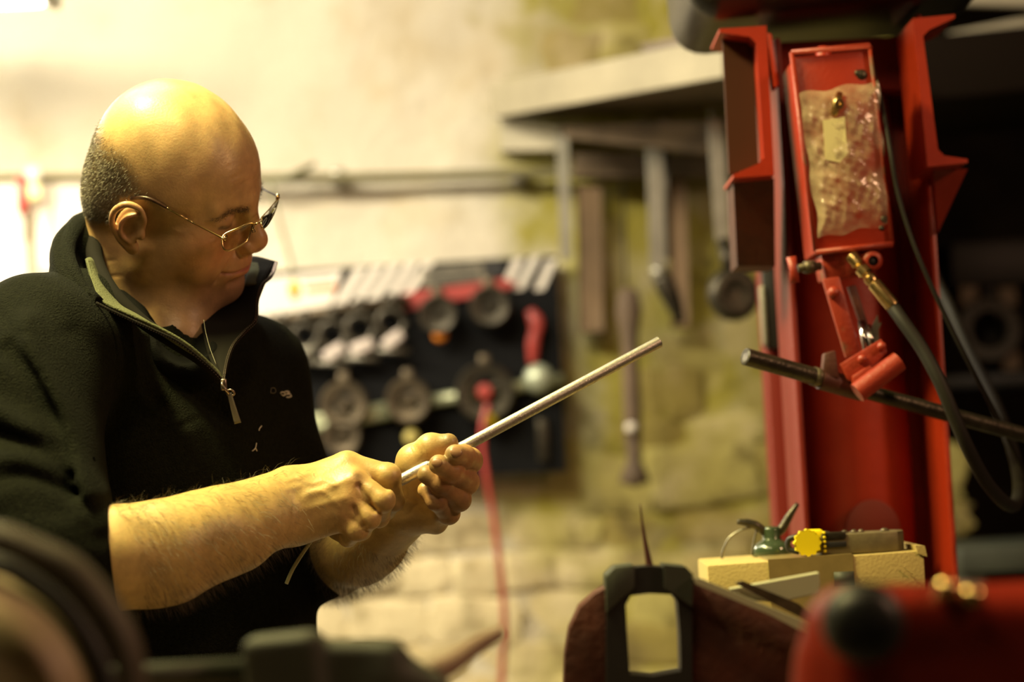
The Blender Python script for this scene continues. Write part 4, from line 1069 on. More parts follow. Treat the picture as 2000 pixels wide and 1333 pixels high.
for i in range(5):
    x0 = 712+i*33; y0 = 524-i*3; y1 = 594-i*5
    plate('stripe', [(x0-17, y0+1), (x0+5, y0-1), (x0-40, y1), (x0-62, y1+2)], 0, .003, M['white'], board)
for x0, y0, x1, y1 in ((1015, 505, 993, 552), (1048, 502, 1014, 566), (1080, 508, 1054, 567)):
    plate('stripe', [(x0-11, y0+1), (x0+8, y0-1), (x1+8, y1-1), (x1-11, y1+1)], 0, .003, M['white'], board)
for i in range(7):
    x0 = 512+i*22; plate('stripe', [(x0, 598), (x0+13, 597), (x0+6, 624-i), (x0-7, 625-i)], 0, .0025, M['white'], board)
pn = plate('maker_plate', [(826, 524), (945, 513), (946, 550), (820, 562)], 0, .004, M['steel'], board)
for i in range(4): plate('printed_line', [(836, 531+i*8), (935, 522+i*8), (935, 525+i*8), (836, 534+i*8)], .004, .001, M['black'], pn)
plate('maker_plate', [(946, 512), (983, 509), (984, 540), (947, 545)], 0, .005, M['black'], board)
plate('red_strip', [(785, 575), (985, 545), (1010, 556), (985, 568), (830, 600), (790, 608)], .004, .006, M['pinkred'], board)
bm = bmesh.new(); add_tube(bm, [bd(520, 632, .02), bd(650, 608, .02), bd(800, 588, .02)], .011, 10); from_bm('hanging_rail', bm, M['bronze'], board)
bm = bmesh.new(); add_tube(bm, [bd(600, 824, .02), bd(790, 792, .02)], .012, 10); add_tube(bm, [bd(600, 838, .02), bd(790, 806, .02)], .010, 10)
add_tube(bm, [bd(790, 793, .02), bd(1100, 742, .02)], .012, 10)
from_bm('hanging_rail', bm, mat('light_olive_bar', (.40, .42, .26), rough=.4, metal=.5), board)
# rings and clamps hung on the board, each a thing of its own
def ring_tool(px, py, R_px, r_px, label, m, hub=None, peg=True):
    c_ = bd(px, py, .05); R_ = mm(R_px, 4.2)/1000; r_ = mm(r_px, 4.2)/1000
    t = empty('steel_ring', tuple(c_), label, 'pulley', 'steel rings on the black board')
    bm = bmesh.new(); add_lathe(bm, [(R_-r_, -.012), (R_, -.015), (R_+r_*.3, -.006), (R_-.002, 0), (R_+r_*.3, .006), (R_, .015), (R_-r_, .012), (R_-r_, -.012)], c_, tuple(BN), 28); from_bm('rim', bm, m, t, angle=40)
    bm = bmesh.new()
    for k in range(3):
        a = k*2.094+.4; x_, y_, z_ = frame(BN); d_ = x_*math.cos(a)+y_*math.sin(a); add_box(bm, Vector(c_)+d_*R_*.5, (.012, .008, R_*.9), Matrix((z_.cross(d_), z_, d_)).transposed(), .002)
    add_lathe(bm, [(0, .014), (R_*.2, .014), (R_*.24, 0), (R_*.2, -.014), (0, -.014)], c_, tuple(BN), 18)
    from_bm('spokes', bm, m, t, angle=40)
    if hub is not None:
        bm = bmesh.new(); add_lathe(bm, [(0, .03), (R_*.25, .027), (R_*.3, .012), (0, .012)], c_, tuple(BN), 18); from_bm('hub', bm, hub, t, angle=40)
    if peg:
        bm = bmesh.new(); p1 = bd(px, py-R_px-6, .0); p2 = bd(px-2, py-R_px-10, .05); add_cyl(bm, p1, p2, .008, n=12); add_box(bm, (bd(px-1, py-R_px-4, .045)), (.022, .012, .035), None, .004); from_bm('peg', bm, M['bronze'], t)
ring_tool(857, 618, 34, 15, 'small steel ring under the red strip of the board', M['darksteel'])
ring_tool(957, 602, 36, 15, 'second steel ring under the right end of the red strip', M['darksteel'])
ring_tool(676, 792, 42, 16, 'lower steel ring nearest the man on the black board', M['bronze'])
ring_tool(800, 784, 40, 16, 'middle one of the three lower steel rings on the board', M['bronze'])
ring_tool(948, 768, 52, 20, 'largest steel ring with a pink red hub on the board', M['darksteel'], M['pinkred'])
ring_tool(672, 852, 34, 13, 'lowest steel ring just above the right fist', M['bronze'])
def clamp_tool(px, py, s, label, tilt=0.0, wht=False):
    c_ = Vector(bd(px, py, .03)); t = empty('pipe_clamp', tuple(c_), label, 'clamp', 'clamps hung in a row on the tan rail')
    bm = bmesh.new()
    add_tube(bm, [c_+Vector((0, 0, .048))*s, c_+Vector((0, 0, .02))*s], .008*s, 8)
    pts = [c_+Vector((.024*math.cos(a)*s, 0, (.024*math.sin(a)-.004)*s)) for a in np.linspace(.3, 2*math.pi+.1, 16)]
    add_tube(bm, pts, .0075*s, 8); from_bm('jaw', bm, M['darksteel'], t)
    bm = bmesh.new(); add_box(bm, c_+Vector((.002, -.012, -.036))*s, (.040*s, .014, .020*s), Euler((0, -tilt, 0)), .004); from_bm('screw_block', bm, M['steel'] if not wht else mat('pale_cast_block', (.55, .47, .41), rough=.6), t)
    bm = bmesh.new(); add_cyl(bm, c_+Vector((-.03, -.01, -.052))*s, c_+Vector((.03, -.01, -.058))*s, .005*s, n=8); from_bm('screw', bm, M['steel'], t)
for px_, py_, s_, ti, wh, lab in ((552, 662, 1.0, .2, False, 'clamp hung on the rail right beside the fleece shoulder'), (600, 655, 1.0, .1, False, 'second clamp from the man on the tan rail'),
        (652, 652, 1.1, .5, True, 'pale jawed clamp third from the man on the rail'), (706, 640, 1.15, .3, True, 'bright pale clamp hanging mid rail on the board'), (766, 628, 1.1, .6, True, 'clamp with a slanting pale block under the red patch')):
    clamp_tool(px_, py_, s_, lab, ti, wh)
t = empty('pipe_cutter', tuple(bd(1040, 650, .02)), 'red handled cutter hanging at the right side of the black board', 'tool')
bm = bmesh.new(); add_tube(bm, smooth_path([bd(1035, 608, .02), bd(1048, 636, .025), (bd(1042, 668, .025)), bd(1040, 712, .02)], 6), [.009, .016, .012, .013, .008], 12, flat=(BN, .6)); from_bm('grip', bm, M['pinkred'], t)
bm = bmesh.new(); add_lathe(bm, [(0, .02), (.02, .018), (.028, .006), (.03, 0), (.028, -.006), (0, -.008)], bd(1052, 742, .03), tuple(BN), 20); from_bm('cutter_head', bm, mat('pale_green_steel', (.42, .46, .33), rough=.4, metal=.4), t)
bm = bmesh.new(); add_box(bm, bd(1060, 860, .015), (.022, .008, .085), None, .003); o = from_bm('flat_spanner', bm, M['darksteel']); tag(o, 'thin grey flat spanner low on the right of the black board', 'spanner')
bm = bmesh.new(); add_lathe(bm, [(0, .022), (.012, .02), (.015, .008), (0, .004)], bd(861, 657, .03), tuple(BN), 16); tag(from_bm('orange_knob', bm, M['orange']), 'small orange knob below the small steel ring', 'knob')
bm = bmesh.new(); add_lathe(bm, [(0, .022), (.013, .02), (.016, .008), (0, .004)], bd(806, 856, .03), tuple(BN), 16); tag(from_bm('dull_yellow_knob', bm, mat('dull_yellow', (.40, .33, .08), rough=.5)), 'dull yellow knob just above the left thumb', 'knob')
bm = bmesh.new(); add_lathe(bm, [(0, .022), (.010, .02), (.015, .008), (0, .004)], bd(956, 822, .05), tuple(BN), 16); tag(from_bm('yellow_knob', bm, M['yellow']), 'yellow knob at the top of the hanging red hose', 'knob')
bm = bmesh.new(); add_tube(bm, smooth_path(pp([(953, 790, 4.16), (944, 830, 4.15), (943, 880, 4.15), (952, 940, 4.15), (963, 1000, 4.16), (972, 1070, 4.16), (982, 1150, 4.17), (986, 1230, 4.18), (982, 1300, 4.2), (978, 1420, 4.2)]), 8), .0062, 10)
tag(from_bm('red_hose', bm, M['pinkred']), 'thin red hose hanging down the stone wall from the board', 'hose')

# shelf coming out from the wall at the right, with tools hung below it
shelf = empty('wall_shelf', tuple(P(1180, 200, 3.9)), 'cream edged wall shelf above the hanging tools left of the red press', 'shelf')
fa_, fb_ = P(952, 166, 4.22), P(1412, 70, 3.42)
fc_, fd_ = P(1412, 150, 3.42), P(960, 230, 4.22)
# make the fascia upright and level in the room
def lvl(a, b): m_ = (a[2]+b[2])/2; return m_
bm = bmesh.new(); fn_ = np.cross(fb_-fa_, fd_-fa_); fn_ /= _len(fn_)
if fn_[1] < 0: fn_ = -fn_
add_prism(bm, [fa_, fb_, fc_, fd_], fn_*.02); from_bm('fascia', bm, M['board_white'], shelf, smooth=False)
top = [fd_+A(0, 0, .02), fc_+A(0, 0, .02), A(0.86, 3.42, fc_[2]+.02), A(0.86, 4.33, fd_[2]+.02)]
bm = bmesh.new(); add_prism(bm, [fd_+fn_*.02+A(0, 0, .012), fc_+fn_*.02+A(0, 0, .012), A(0.70, 3.6, fc_[2]+.012), A(0.70, 4.30, fd_[2]+.012), A(fd_[0]+.01, 4.30, fd_[2]+.012)], (0, 0, .018)); from_bm('shelf_board', bm, M['underside'], shelf, smooth=False)
bm = bmesh.new(); add_prism(bm, [P(978, 236, 4.25), P(1092, 250, 4.2), P(1092, 292, 4.2), P(978, 294, 4.25)], (0, .04, 0)); from_bm('wall_batten', bm, M['board_white'], shelf, smooth=False)
bm = bmesh.new(); add_prism(bm, [P(1100, 246, 4.1), P(1400, 236, 3.9), P(1400, 300, 3.9), P(1100, 268, 4.1)], (0.0, .03, 0)); from_bm('cross_rail', bm, M['underside'], shelf, smooth=False)
bm = bmesh.new(); add_prism(bm, [P(1120, 300, 4.2), P(1420, 300, 4.2), P(1420, 345, 4.2), P(1120, 345, 4.2)], (0.0, .05, 0)); from_bm('wall_batten', bm, M['underside'], shelf, smooth=False)
# a pair of boxes kept on the shelf
bm = bmesh.new(); add_prism(bm, [P(1250, 88, 3.95), P(1385, 60, 3.75), P(1385, 78, 3.75), P(1262, 110, 3.95)], (0.02, .12, 0)); tag(from_bm('grey_tray', bm, mat('mauve_grey_tray', (.30, .24, .19), rough=.7), smooth=False), 'flat mauve-grey tray lying on the cream shelf', 'tray')
def bar_thing(name, label, cat, p0, p1, w, th, m, extra=None, group=None):
    t = empty(name, tuple(p0), label, cat, group); a = Vector(p0); b = Vector(p1); d = (b-a); z_ = d.normalized(); x_ = Vector((1, 0, 0)); x_ = (x_-z_*x_.dot(z_)).normalized(); y_ = z_.cross(x_)
    bm = bmesh.new(); add_box(bm, (a+b)/2, (w, th, d.length), Matrix((x_, y_, z_)).transposed(), min(w, th)*.2); from_bm('blade', bm, m, t, angle=40)
    bm = bmesh.new(); pts = [a+Vector((.008*math.cos(q_), 0, .012+.008*math.sin(q_))) for q_ in np.linspace(-1.4, 4.4, 12)]; add_tube(bm, pts, .002, 6); from_bm('hook', bm, M['steel'], t)
    if extra: extra(t, a, b)
    return t
G1 = 'long tools hung under the shelf'
M['galv'] = mat('galvanised_bar', (.40, .38, .30), rough=.4, metal=.6, noise_amt=.3, noise_scale=20)
bar_thing('hanging_strap', 'narrow grey strap hanging at the left end of the shelf', 'strap', P(1098, 268, 4.1), P(1106, 505, 4.1), .020, .006, M['galv'], group=G1)
def ex2(t, a, b):
    bm = bmesh.new(); add_lathe(bm, [(0, 0), (.014, .004), (.016, .02), (.010, .03), (0, .032)], b-Vector((0, 0, .02)), n=14); from_bm('end_ball', bm, M['galv'], t)
    bm = bmesh.new(); add_tube(bm, [a+Vector((.022, .004, .01)), b+Vector((.020, .004, .02))], .006, 8); from_bm('side_rod', bm, M['darksteel'], t)
    bm = bmesh.new(); add_lathe(bm, [(0, 0), (.012, .003), (.014, .02), (0, .03)], a+Vector((.02, -.01, 0)), n=14); from_bm('brass_stop', bm, M['palered'], t)
    bm = bmesh.new(); add_tube(bm, smooth_path([P(1290, 540, 3.98), P(1310, 580, 3.98), P(1330, 630, 3.99)], 5), [.018, .02, .016, .009], 10); from_bm('lower_jaw', bm, M['darksteel'], t)
bar_thing('hanging_gauge', 'tall bright steel bar hanging below the middle of the shelf', 'gauge', P(1278, 262, 4.0), P(1286, 528, 4.0), .026, .010, M['galv'], ex2, group=G1)
def ex3(t, a, b):
    bm = bmesh.new(); add_lathe(bm, [(0, -.02), (.04, -.024), (.048, 0), (.04, .024), (.022, .018), (0, .012)], P(1432, 575, 3.7), (0.2, -1, 0), 24); from_bm('round_end', bm, M['darksteel'], t)
    bm = bmesh.new(); add_tube(bm, [b, P(1425, 530, 3.7)], .012, 10); from_bm('neck', bm, M['darksteel'], t)
bar_thing('hanging_gauge', 'pale steel bar ending in a round dark lump beside the red press', 'gauge', P(1396, 235, 3.72), P(1412, 470, 3.72), .022, .008, M['galv'], ex3, group=G1)
for (x0, y0, x1, y1, w_, m_, lab) in ((1150, 362, 1156, 650, .050, M['palered'], 'faded reddish board strip on the damp wall below the shelf'), (1322, 345, 1330, 640, .036, M['palered'], 'brown wooden strip behind the tall steel bar')):
    bm = bmesh.new(); a_ = Vector(P(x0, y0, 4.25)); b_ = Vector(P(x1, y1, 4.25)); d = (b_-a_).normalized(); x_ = Vector((0, 1, 0)).cross(d).normalized(); add_box(bm, (a_+b_)/2, (w_, .02, (b_-a_).length), Matrix((x_, x_.cross(d)*-1, d)).transposed(), .004)
    tag(from_bm('wooden_strip', bm, m_), lab, 'strip')
t = empty('hanging_spindle', tuple(P(1235, 700, 4.15)), 'long dark spindle hanging on the mossy stones below the shelf', 'tool')
bm = bmesh.new(); add_tube(bm, [P(1216, 350, 4.2), P(1222, 560, 4.16)], .0025, 6); from_bm('cord', bm, M['rubber'], t)
bm = bmesh.new(); add_lathe(bm, [(0, 0), (.02, -.01), (.026, -.05), (.018, -.09), (0.016, -.12), (.018, -.25), (.015, -.31), (0, -.315)], P(1226, 560, 4.16), (.02, 0, 1), 16); from_bm('shaft', bm, M['wood'], t)
bm = bmesh.new(); add_lathe(bm, [(0, .01), (.011, .006), (.012, -.006), (0, -.012)], P(1233, 835, 4.13), (.02, -.1, 1), 14); from_bm('ferrule', bm, M['white'], t)
bm = bmesh.new(); add_lathe(bm, [(.008, 0), (.012, -.02), (.014, -.06), (.022, -.075), (.03, -.10), (0, -.11)], P(1236, 842, 4.15), (.02, 0, 1), 14); from_bm('brush_head', bm, M['wood'], t)

# ------------------------------------------------------------------ red press
press = empty('hydraulic_press', tuple(P(1690, 900, 2.62)*A(1, 1, 0)), 'tall red steel workshop press standing at the right', 'press')
def bar3(pts_px, d, depth, m, name, parent=press, bev=.002):
    bm = bmesh.new(); add_prism(bm, [P(x_, y_, d) for x_, y_ in pts_px], (0, depth, 0)); bevel_all(bm, bev, 2); return from_bm(name, bm, m, parent, angle=35)
def zpt(px, py, d): return P(px, py, d)
zb = 0.0
def vpost(x_lo, x_hi, y0, y1, z0, z1, m, name, bev=.003, parent=press):
    bm = bmesh.new(); add_box(bm, ((x_lo+x_hi)/2, (y0+y1)/2, (z0+z1)/2), (x_hi-x_lo, y1-y0, z1-z0), None, bev); return from_bm(name, bm, m, parent, angle=35)
# column as a channel section opening towards us
XL = float(P(1562, 900, 2.60)[0]); XR = float(P(1858, 900, 2.60)[0])
ZT = float(P(1650, 66, 2.6)[2])
M['red_shade'] = mat('shaded_red_enamel', (.15, .010, .004), rough=.5, spec=.3)  # same red enamel, darkened for the press sides in shade
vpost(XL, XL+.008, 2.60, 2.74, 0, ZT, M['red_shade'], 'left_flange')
vpost(XR-.008, XR, 2.60, 2.74, 0, ZT+.02, M['redbright'], 'right_flange')
vpost(XL+.004, XR-.004, 2.73, 2.745, 0, ZT, M['red'], 'column_web')
# curved front cover inside the channel
bm = bmesh.new(); prof = []
cxm = (XL+XR)/2-.008
for k in range(25):
    a = math.pi*k/24; prof.append((cxm-math.cos(a)*(XR-XL)*.40, 2.725-math.sin(a)*.065))
for (x0, y0), (x1, y1) in zip(prof, prof[1:]):
    v = [bm.verts.new(c) for c in ((x0, y0, 0), (x1, y1, 0), (x1, y1, ZT-.03), (x0, y0, ZT-.03))]; bm.faces.new(v)
bmesh.ops.remove_doubles(bm, verts=bm.verts, dist=1e-5)
bmesh.ops.solidify(bm, geom=bm.faces[:], thickness=.003)
from_bm('column_tube', bm, M['redbright'], press, angle=60)
# half-round gusset low on the column
gc = P(1706, 1040, 2.64); bm = bmesh.new(); add_prism(bm, [(gc[0]+math.cos(a)*.034, 2.640, gc[2]+math.sin(a)*.040) for a in np.linspace(0, math.pi, 20)]+[(gc[0]-.034, 2.640, gc[2]-.05), (gc[0]+.034, 2.640, gc[2]-.05)], (0, .010, 0)); bevel_all(bm, .0015, 2); from_bm('round_gusset', bm, mat('dark_red_enamel', (.13, .009, .004), rough=.5), press, angle=35)
# rear post seen at the left, with its pale-edged black slot
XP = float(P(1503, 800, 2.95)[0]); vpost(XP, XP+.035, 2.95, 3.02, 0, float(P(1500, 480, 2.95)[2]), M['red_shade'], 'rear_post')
zz0 = float(P(1512, 682, 2.93)[2]); zz1 = float(P(1512, 486, 2.93)[2])
vpost(XP-.002, XP+.028, 2.93, 2.948, zz0, zz1, M['black'], 'slot_strip')  # black strip standing in for the dark gap of the slot
vpost(XP-.006, XP+.001, 2.925, 2.945, zz0+.005, zz1-.05, M['galv'], 'slot_edge')
bm = bmesh.new(); add_lathe(bm, [(0, 0), (.007, .003), (.008, .02), (.007, .036), (0, .04)], P(1509, 522, 2.92), n=14); from_bm('pale_pin', bm, M['white'], press)
# head beams: channels running away from us, ends in view
def channel(web_px, top_fl, bot_fl, d, L_, m, sgn):
    """web_px: (x_top, x_bot, y_top, y_bot) outer line of the web; flanges reach fl px sideways"""
    xt, xb, yt, yb = web_px; w = 20
    o_ = [(xt, yt), (xb, yb)]
    bm = bmesh.new()
    poly = [(xt, yt), (xt+sgn*top_fl[0], yt+top_fl[1]), (xt+sgn*top_fl[0], yt+top_fl[1]+7), (xt+sgn*(w+12), yt+22), (xt+sgn*w, yt+34),
            (xb+sgn*w, yb-34), (xb+sgn*(w+12), yb-22), (xb+sgn*bot_fl[0], yb+bot_fl[1]-7), (xb+sgn*bot_fl[0], yb+bot_fl[1]), (xb, yb)]
    for idx in ((0, 1, 2, 3), (0, 3, 4), (0, 4, 5, 9), (9, 5, 6), (9, 6, 7, 8)):
        add_prism(bm, [P(*poly[k_], d) for k_ in idx], (0, L_, 0))
    bmesh.ops.remove_doubles(bm, verts=bm.verts, dist=1e-5)
    return from_bm('head_beam', bm, m, press, smooth=False)
channel((1497, 1512, 50, 342), (92, 6), (80, 6), 2.50, .11, M['redbright'], -1)
channel((1783, 1812, 36, 326), (82, -8), (78, -8), 2.50, .11, M['redbright'], 1)
bm = bmesh.new(); add_prism(bm, [P(1411, 74, 2.535), P(1470, 74, 2.535), P(1482, 330, 2.535), P(1424, 338, 2.535)], (0, .01, 0)); from_bm('beam_web', bm, mat('dark_red_brown_paint', (.055, .018, .008), rough=.6, spec=.2), press, smooth=False)
bar3([(1497, 62), (1508, 66), (1522, 166), (1512, 172)], 2.50, .03, M['redbright'], 'weld_plate')
# lower brackets under the beams
bm = bmesh.new(); add_prism(bm, [P(1432, 352, 2.54), P(1512, 348, 2.54), P(1514, 520, 2.60), P(1440, 520, 2.60)], (0, .08, 0)); from_bm('beam_bracket', bm, M['redbrown'], press, smooth=False)
bm = bmesh.new(); add_prism(bm, [P(1822, 332, 2.54), P(1890, 330, 2.54), P(1832, 455, 2.58)], (0, .02, 0)); from_bm('beam_bracket', bm, M['red'], press, smooth=False)
bm = bmesh.new(); add_prism(bm, [P(1505, 84, 2.66), P(1790, 70, 2.66), P(1790, 175, 2.66), P(1512, 172, 2.66)], (0, .06, 0)); from_bm('top_plate', bm, M['red'], press, smooth=False)
vpost(XL-.04, XR+.04, 2.55, 2.80, 0.0, .02, M['red'], 'foot_plate')
# ram jack reservoir box
D1 = 2.44
def bx(px, py, back=0.0): return P(px, py, D1)+A(0, back, 0)
bm = bmesh.new(); add_prism(bm, [bx(1549, 112), bx(1700, 98), bx(1741, 478), bx(1594, 494)], (0, .10, 0)); bevel_all(bm, .003, 2); pump = from_bm('pump_reservoir', bm, M['redbright'], press, angle=35)
bm = bmesh.new(); add_tube(bm, [bx(1545, 104, -.004), bx(1697, 90, -.004), bx(1699, 96, -.004)], .0032, 8); add_tube(bm, [bx(1545, 104, -.004), bx(1592, 492, -.004)], .0028, 8); add_tube(bm, [bx(1592, 494, -.004), bx(1742, 478, -.004)], .0036, 8); add_tube(bm, [bx(1697, 90, -.004), bx(1742, 478, -.004)], .0022, 8)
from_bm('folded_rim', bm, M['redworn'], pump)
bm = bmesh.new(); add_lathe(bm, [(.009, 0), (.009, .006), (.006, .008), (.006, .012), (0, .013)], bx(1618, 98, .04), n=16); from_bm('filler_cap', bm, M['redbright'], pump)
for (x_, y_, r_) in ((1683, 146, .006), (1676, 143, .004), (1727, 428, .004), (1722, 446, .003)):
    bm = bmesh.new(); c_ = bx(x_, y_, -.0004); add_lathe(bm, [(0, .0004), (r_, .0003), (r_*1.1, -.001)], c_, (0, -1, 0), 12); from_bm('paint_chip', bm, M['darksteel'], pump)
# clear crinkled plastic bag on the box front
def bag():
    n_u, n_v = 46, 74; q0, q1, q2, q3 = [P(x_, y_, D1-.004) for x_, y_ in ((1557, 184), (1714, 158), (1737, 438), (1600, 466))]
    rb = np.random.default_rng(4); ks = [(rb.normal(0, 1, 2)*s_, rb.uniform(0, 6.28)) for s_ in (6, 9, 14, 20, 28, 38) for _ in range(3)]
    Vv = []
    for i in range(n_u):
        for j in range(n_v):
            u = i/(n_u-1); v = j/(n_v-1); p = q0*(1-u)*(1-v)+q1*u*(1-v)+q2*u*v+q3*(1-u)*v
            w_ = sum((1-abs(math.sin(k_[0]*u*1.0+k_[1]*v*1.6+ph)))**2/(1+0.12*n_) for n_, (k_, ph) in enumerate(ks))/4
            e = min(u, 1-u, v, 1-v)*8; e = min(e, 1)
            puff = .007*math.exp(-((u-.55)/.35)**2-((v-.5)/.45)**2)
            Vv.append(p+A(.002*math.sin(v*17)*(1-e), -(.001+(.0075*w_+puff)*e), .002*math.sin(u*13)*(1-e)))
    ii = (np.arange(n_u-1)[:, None]*n_v+np.arange(n_v-1)[None]).ravel()
    return mesh_np('plastic_bag', Vv, np.stack([ii, ii+1, ii+n_v+1, ii+n_v], -1))
M['bag'] = mat('clear_polythene', (.92, .80, .55), rough=.16, alpha=None, spec=1.0)
nt = M['bag'].node_tree; b_ = nt.nodes['Principled BSDF']; tr = nt.nodes.new('ShaderNodeBsdfTransparent'); mx = nt.nodes.new('ShaderNodeMixShader'); lw = nt.nodes.new('ShaderNodeTexNoise'); lw.inputs['Scale'].default_value = 32
mr = nt.nodes.new('ShaderNodeMapRange'); mr.inputs['From Min'].default_value = .3; mr.inputs['From Max'].default_value = .7; mr.inputs['To Min'].default_value = .08; mr.inputs['To Max'].default_value = .68
tcb = nt.nodes.new('ShaderNodeTexCoord'); nt.links.new(tcb.outputs['Object'], lw.inputs['Vector']); nt.links.new(lw.outputs['Fac'], mr.inputs['Value']); nt.links.new(mr.outputs['Result'], mx.inputs[0]); nt.links.new(tr.outputs[0], mx.inputs[1]); nt.links.new(b_.outputs[0], mx.inputs[2])
nt.links.new(mx.outputs[0], nt.nodes['Material Output'].inputs[0])
b_.inputs['Base Color'].default_value = (.62, .50, .33, 1)
pb = link('plastic_bag', bag(), M['bag']); tag(pb, 'crinkled clear plastic bag stuck on the front of the red pump box', 'bag')
# what is in the bag: a paper slip and brass fitting
bm = bmesh.new(); add_prism(bm, [P(1607, 235, D1-.0135), P(1650, 228, D1-.0145), P(1655, 300, D1-.0145), P(1640, 318, D1-.0135), P(1612, 312, D1-.0135)], (0, .0008, 0)); tag(from_bm('paper_slip', bm, mat('cream_slip', (.62, .55, .28), rough=.6), smooth=False), 'cream paper slip inside the clear plastic bag', 'paper')
t = empty('brass_fitting', tuple(P(1635, 210, D1-.012)), 'small brass nipple fitting at the top of the plastic bag', 'fitting')
bm = bmesh.new(); add_lathe(bm, [(.003, 0), (.0075, .0), (.0075, .006), (.0055, .007), (.0055, .013), (.003, .013), (.003, 0)], P(1634, 204, D1-.006), (0.1, -1, -.1), 8); from_bm('hex_nut', bm, M['brass'], t, angle=30)
bm = bmesh.new(); add_tube(bm, [P(1640, 182, D1-.010), P(1636, 200, D1-.013), P(1628, 226, D1-.012)], [.004, .0055, .0045], 12); from_bm('stem', bm, M['brass'], t)
# valve block, screws, hose
bm = bmesh.new(); add_prism(bm, [P(1602, 497, 2.45), P(1716, 488, 2.45), P(1722, 512, 2.45), P(1712, 530, 2.45), P(1655, 540, 2.45), P(1612, 546, 2.45)], (0, .06, 0)); bevel_all(bm, .003, 2); vb = from_bm('valve_block', bm, M['redworn'], press, angle=35)
bm = bmesh.new(); add_lathe(bm, [(.006, .004), (.011, .004), (.012, -.004), (.012, -.02)], P(1704, 510, 2.44), (.1, -1, -.1), 18); from_bm('port_ring', bm, M['redworn'], vb); bm = bmesh.new(); add_lathe(bm, [(0, .001), (.0065, .001), (.0065, -.01)], P(1704, 510, 2.44), (.1, -1, -.1), 18); from_bm('port_hole', bm, M['black'], vb)
bm = bmesh.new(); add_tube(bm, [P(1560, 524, 2.44), P(1602, 520, 2.45)], .005, 10); add_tube(bm, [P(1572, 523, 2.44), P(1590, 521, 2.445)], .0075, 8); kn2 = from_bm('release_screw', bm, M['bronze'], press)
bm = bmesh.new(); add_tube(bm, [P(1545, 502, 2.44), P(1550, 528, 2.44), P(1552, 552, 2.44)], [.006, .0045, .006], 8, flat=((0, 1, 0), .7)); from_bm('tee_handle', bm, M['redworn'], kn2)
hs = empty('pump_hose', tuple(P(1800, 700, 2.44)), 'black rubber hose with a brass end curling down from the red pump', 'hose')
h_d = Vector(P(1745, 600, 2.41))-Vector(P(1662, 500, 2.435)); h_l = h_d.length
bm = bmesh.new(); add_lathe(bm, [(0, 0), (.0075, 0), (.008, .003), (.0075, .014), (.0045, .016), (.0045, .019), (.0085, .02), (.0085, .028), (.006, .030), (.006, .033), (.0075, .034), (.0075, .040), (.0065, .042), (.0085, .044), (.0088, .075), (.0080, h_l), (0, h_l)], P(1662, 500, 2.435), tuple(h_d), 12); from_bm('brass_end', bm, M['brass'], hs, angle=30)
bm = bmesh.new(); add_tube(bm, smooth_path(pp([(1742, 597, 2.412), (1765, 630, 2.40), (1800, 680, 2.39), (1835, 745, 2.38), (1862, 810, 2.38), (1890, 875, 2.39), (1925, 940, 2.42), (1962, 982, 2.46), (1984, 985, 2.52), (1990, 940, 2.60), (1972, 860, 2.70), (1940, 780, 2.80), (1890, 680, 2.90), (1855, 600, 2.95), (1835, 560, 2.98), (1800, 480, 3.0)]), 8), .0078, 12); from_bm('rubber_tube', bm, M['rubber'], hs)
bm = bmesh.new(); add_tube(bm, smooth_path(pp([(1700, 120, 2.52), (1722, 200, 2.46), (1738, 290, 2.43), (1752, 370, 2.43), (1775, 450, 2.43), (1802, 520, 2.43), (1850, 625, 2.44), (1900, 725, 2.46), (1945, 810, 2.5), (1985, 890, 2.55), (2020, 960, 2.6)]), 8), .0028, 8); tag(from_bm('thin_cable', bm, M['rubber']), 'thin black cable looping down beside the red pump box', 'cable')
# linkage and lever
bar3([(1606, 545), (1640, 540), (1682, 692), (1652, 700)], 2.43, .008, M['redworn'], 'link_arm')
bar3([(1655, 560), (1672, 556), (1698, 640), (1684, 646)], 2.46, .008, M['redbrown'], 'link_arm')
for x_, y_ in ((1628, 572),):
    bm = bmesh.new(); add_lathe(bm, [(0, .008), (.006, .007), (.007, .001), (.007, -.004)], P(x_, y_, 2.43), (0, -1, 0), 16); from_bm('pivot_bolt', bm, M['redworn'], press)
bm = bmesh.new(); add_tube(bm, [P(1682, 628, 2.452), P(1694, 690, 2.44)], .0042, 12); add_tube(bm, [P(1697, 636, 2.455), P(1704, 680, 2.445)], .003, 12); from_bm('ram_rod', bm, M['chrome'], press)
bm = bmesh.new(); add_prism(bm, [P(1704, 636, 2.448), P(1714, 616, 2.448), P(1716, 632, 2.448), P(1722, 630, 2.448), P(1716, 644, 2.448), P(1717, 672, 2.448), P(1706, 676, 2.448)], (0, .004, 0)); from_bm('torn_clip', bm, M['steel'], press, smooth=False)
lever = press
def wline(pts, r, name, m, par, n=16): bm = bmesh.new(); add_tube(bm, pts, r, n); bevel_all(bm, .0008, 1, 50); return from_bm(name, bm, m, par, angle=40)
wline([P(1456, 697, 2.36), P(1606, 740, 2.405)], .0098, 'lever_grip', M['darksteel'], lever, 20)
bm = bmesh.new(); add_lathe(bm, [(0.004, 0), (.0098, 0), (.0095, -.002), (0.004, -.002)], P(1456, 697, 2.36), tuple(P(1456, 697, 2.36)-P(1606, 740, 2.405)), 20); from_bm('tube_end', bm, M['steel'], lever)
bm = bmesh.new(); add_tube(bm, [P(1588, 735, 2.40), P(1606, 740, 2.405)], .0108, 20); from_bm('collar_ring', bm, M['bronze'], lever)
wline([P(1690, 765, 2.42), P(1860, 812, 2.46), P(2060, 866, 2.51)], [.0085, .009, .009], 'lever_bar', M['darksteel'], lever, 16)
wline([P(1602, 740, 2.404), P(1682, 763, 2.42)], .0125, 'lever_socket', M['redbrown'], press)
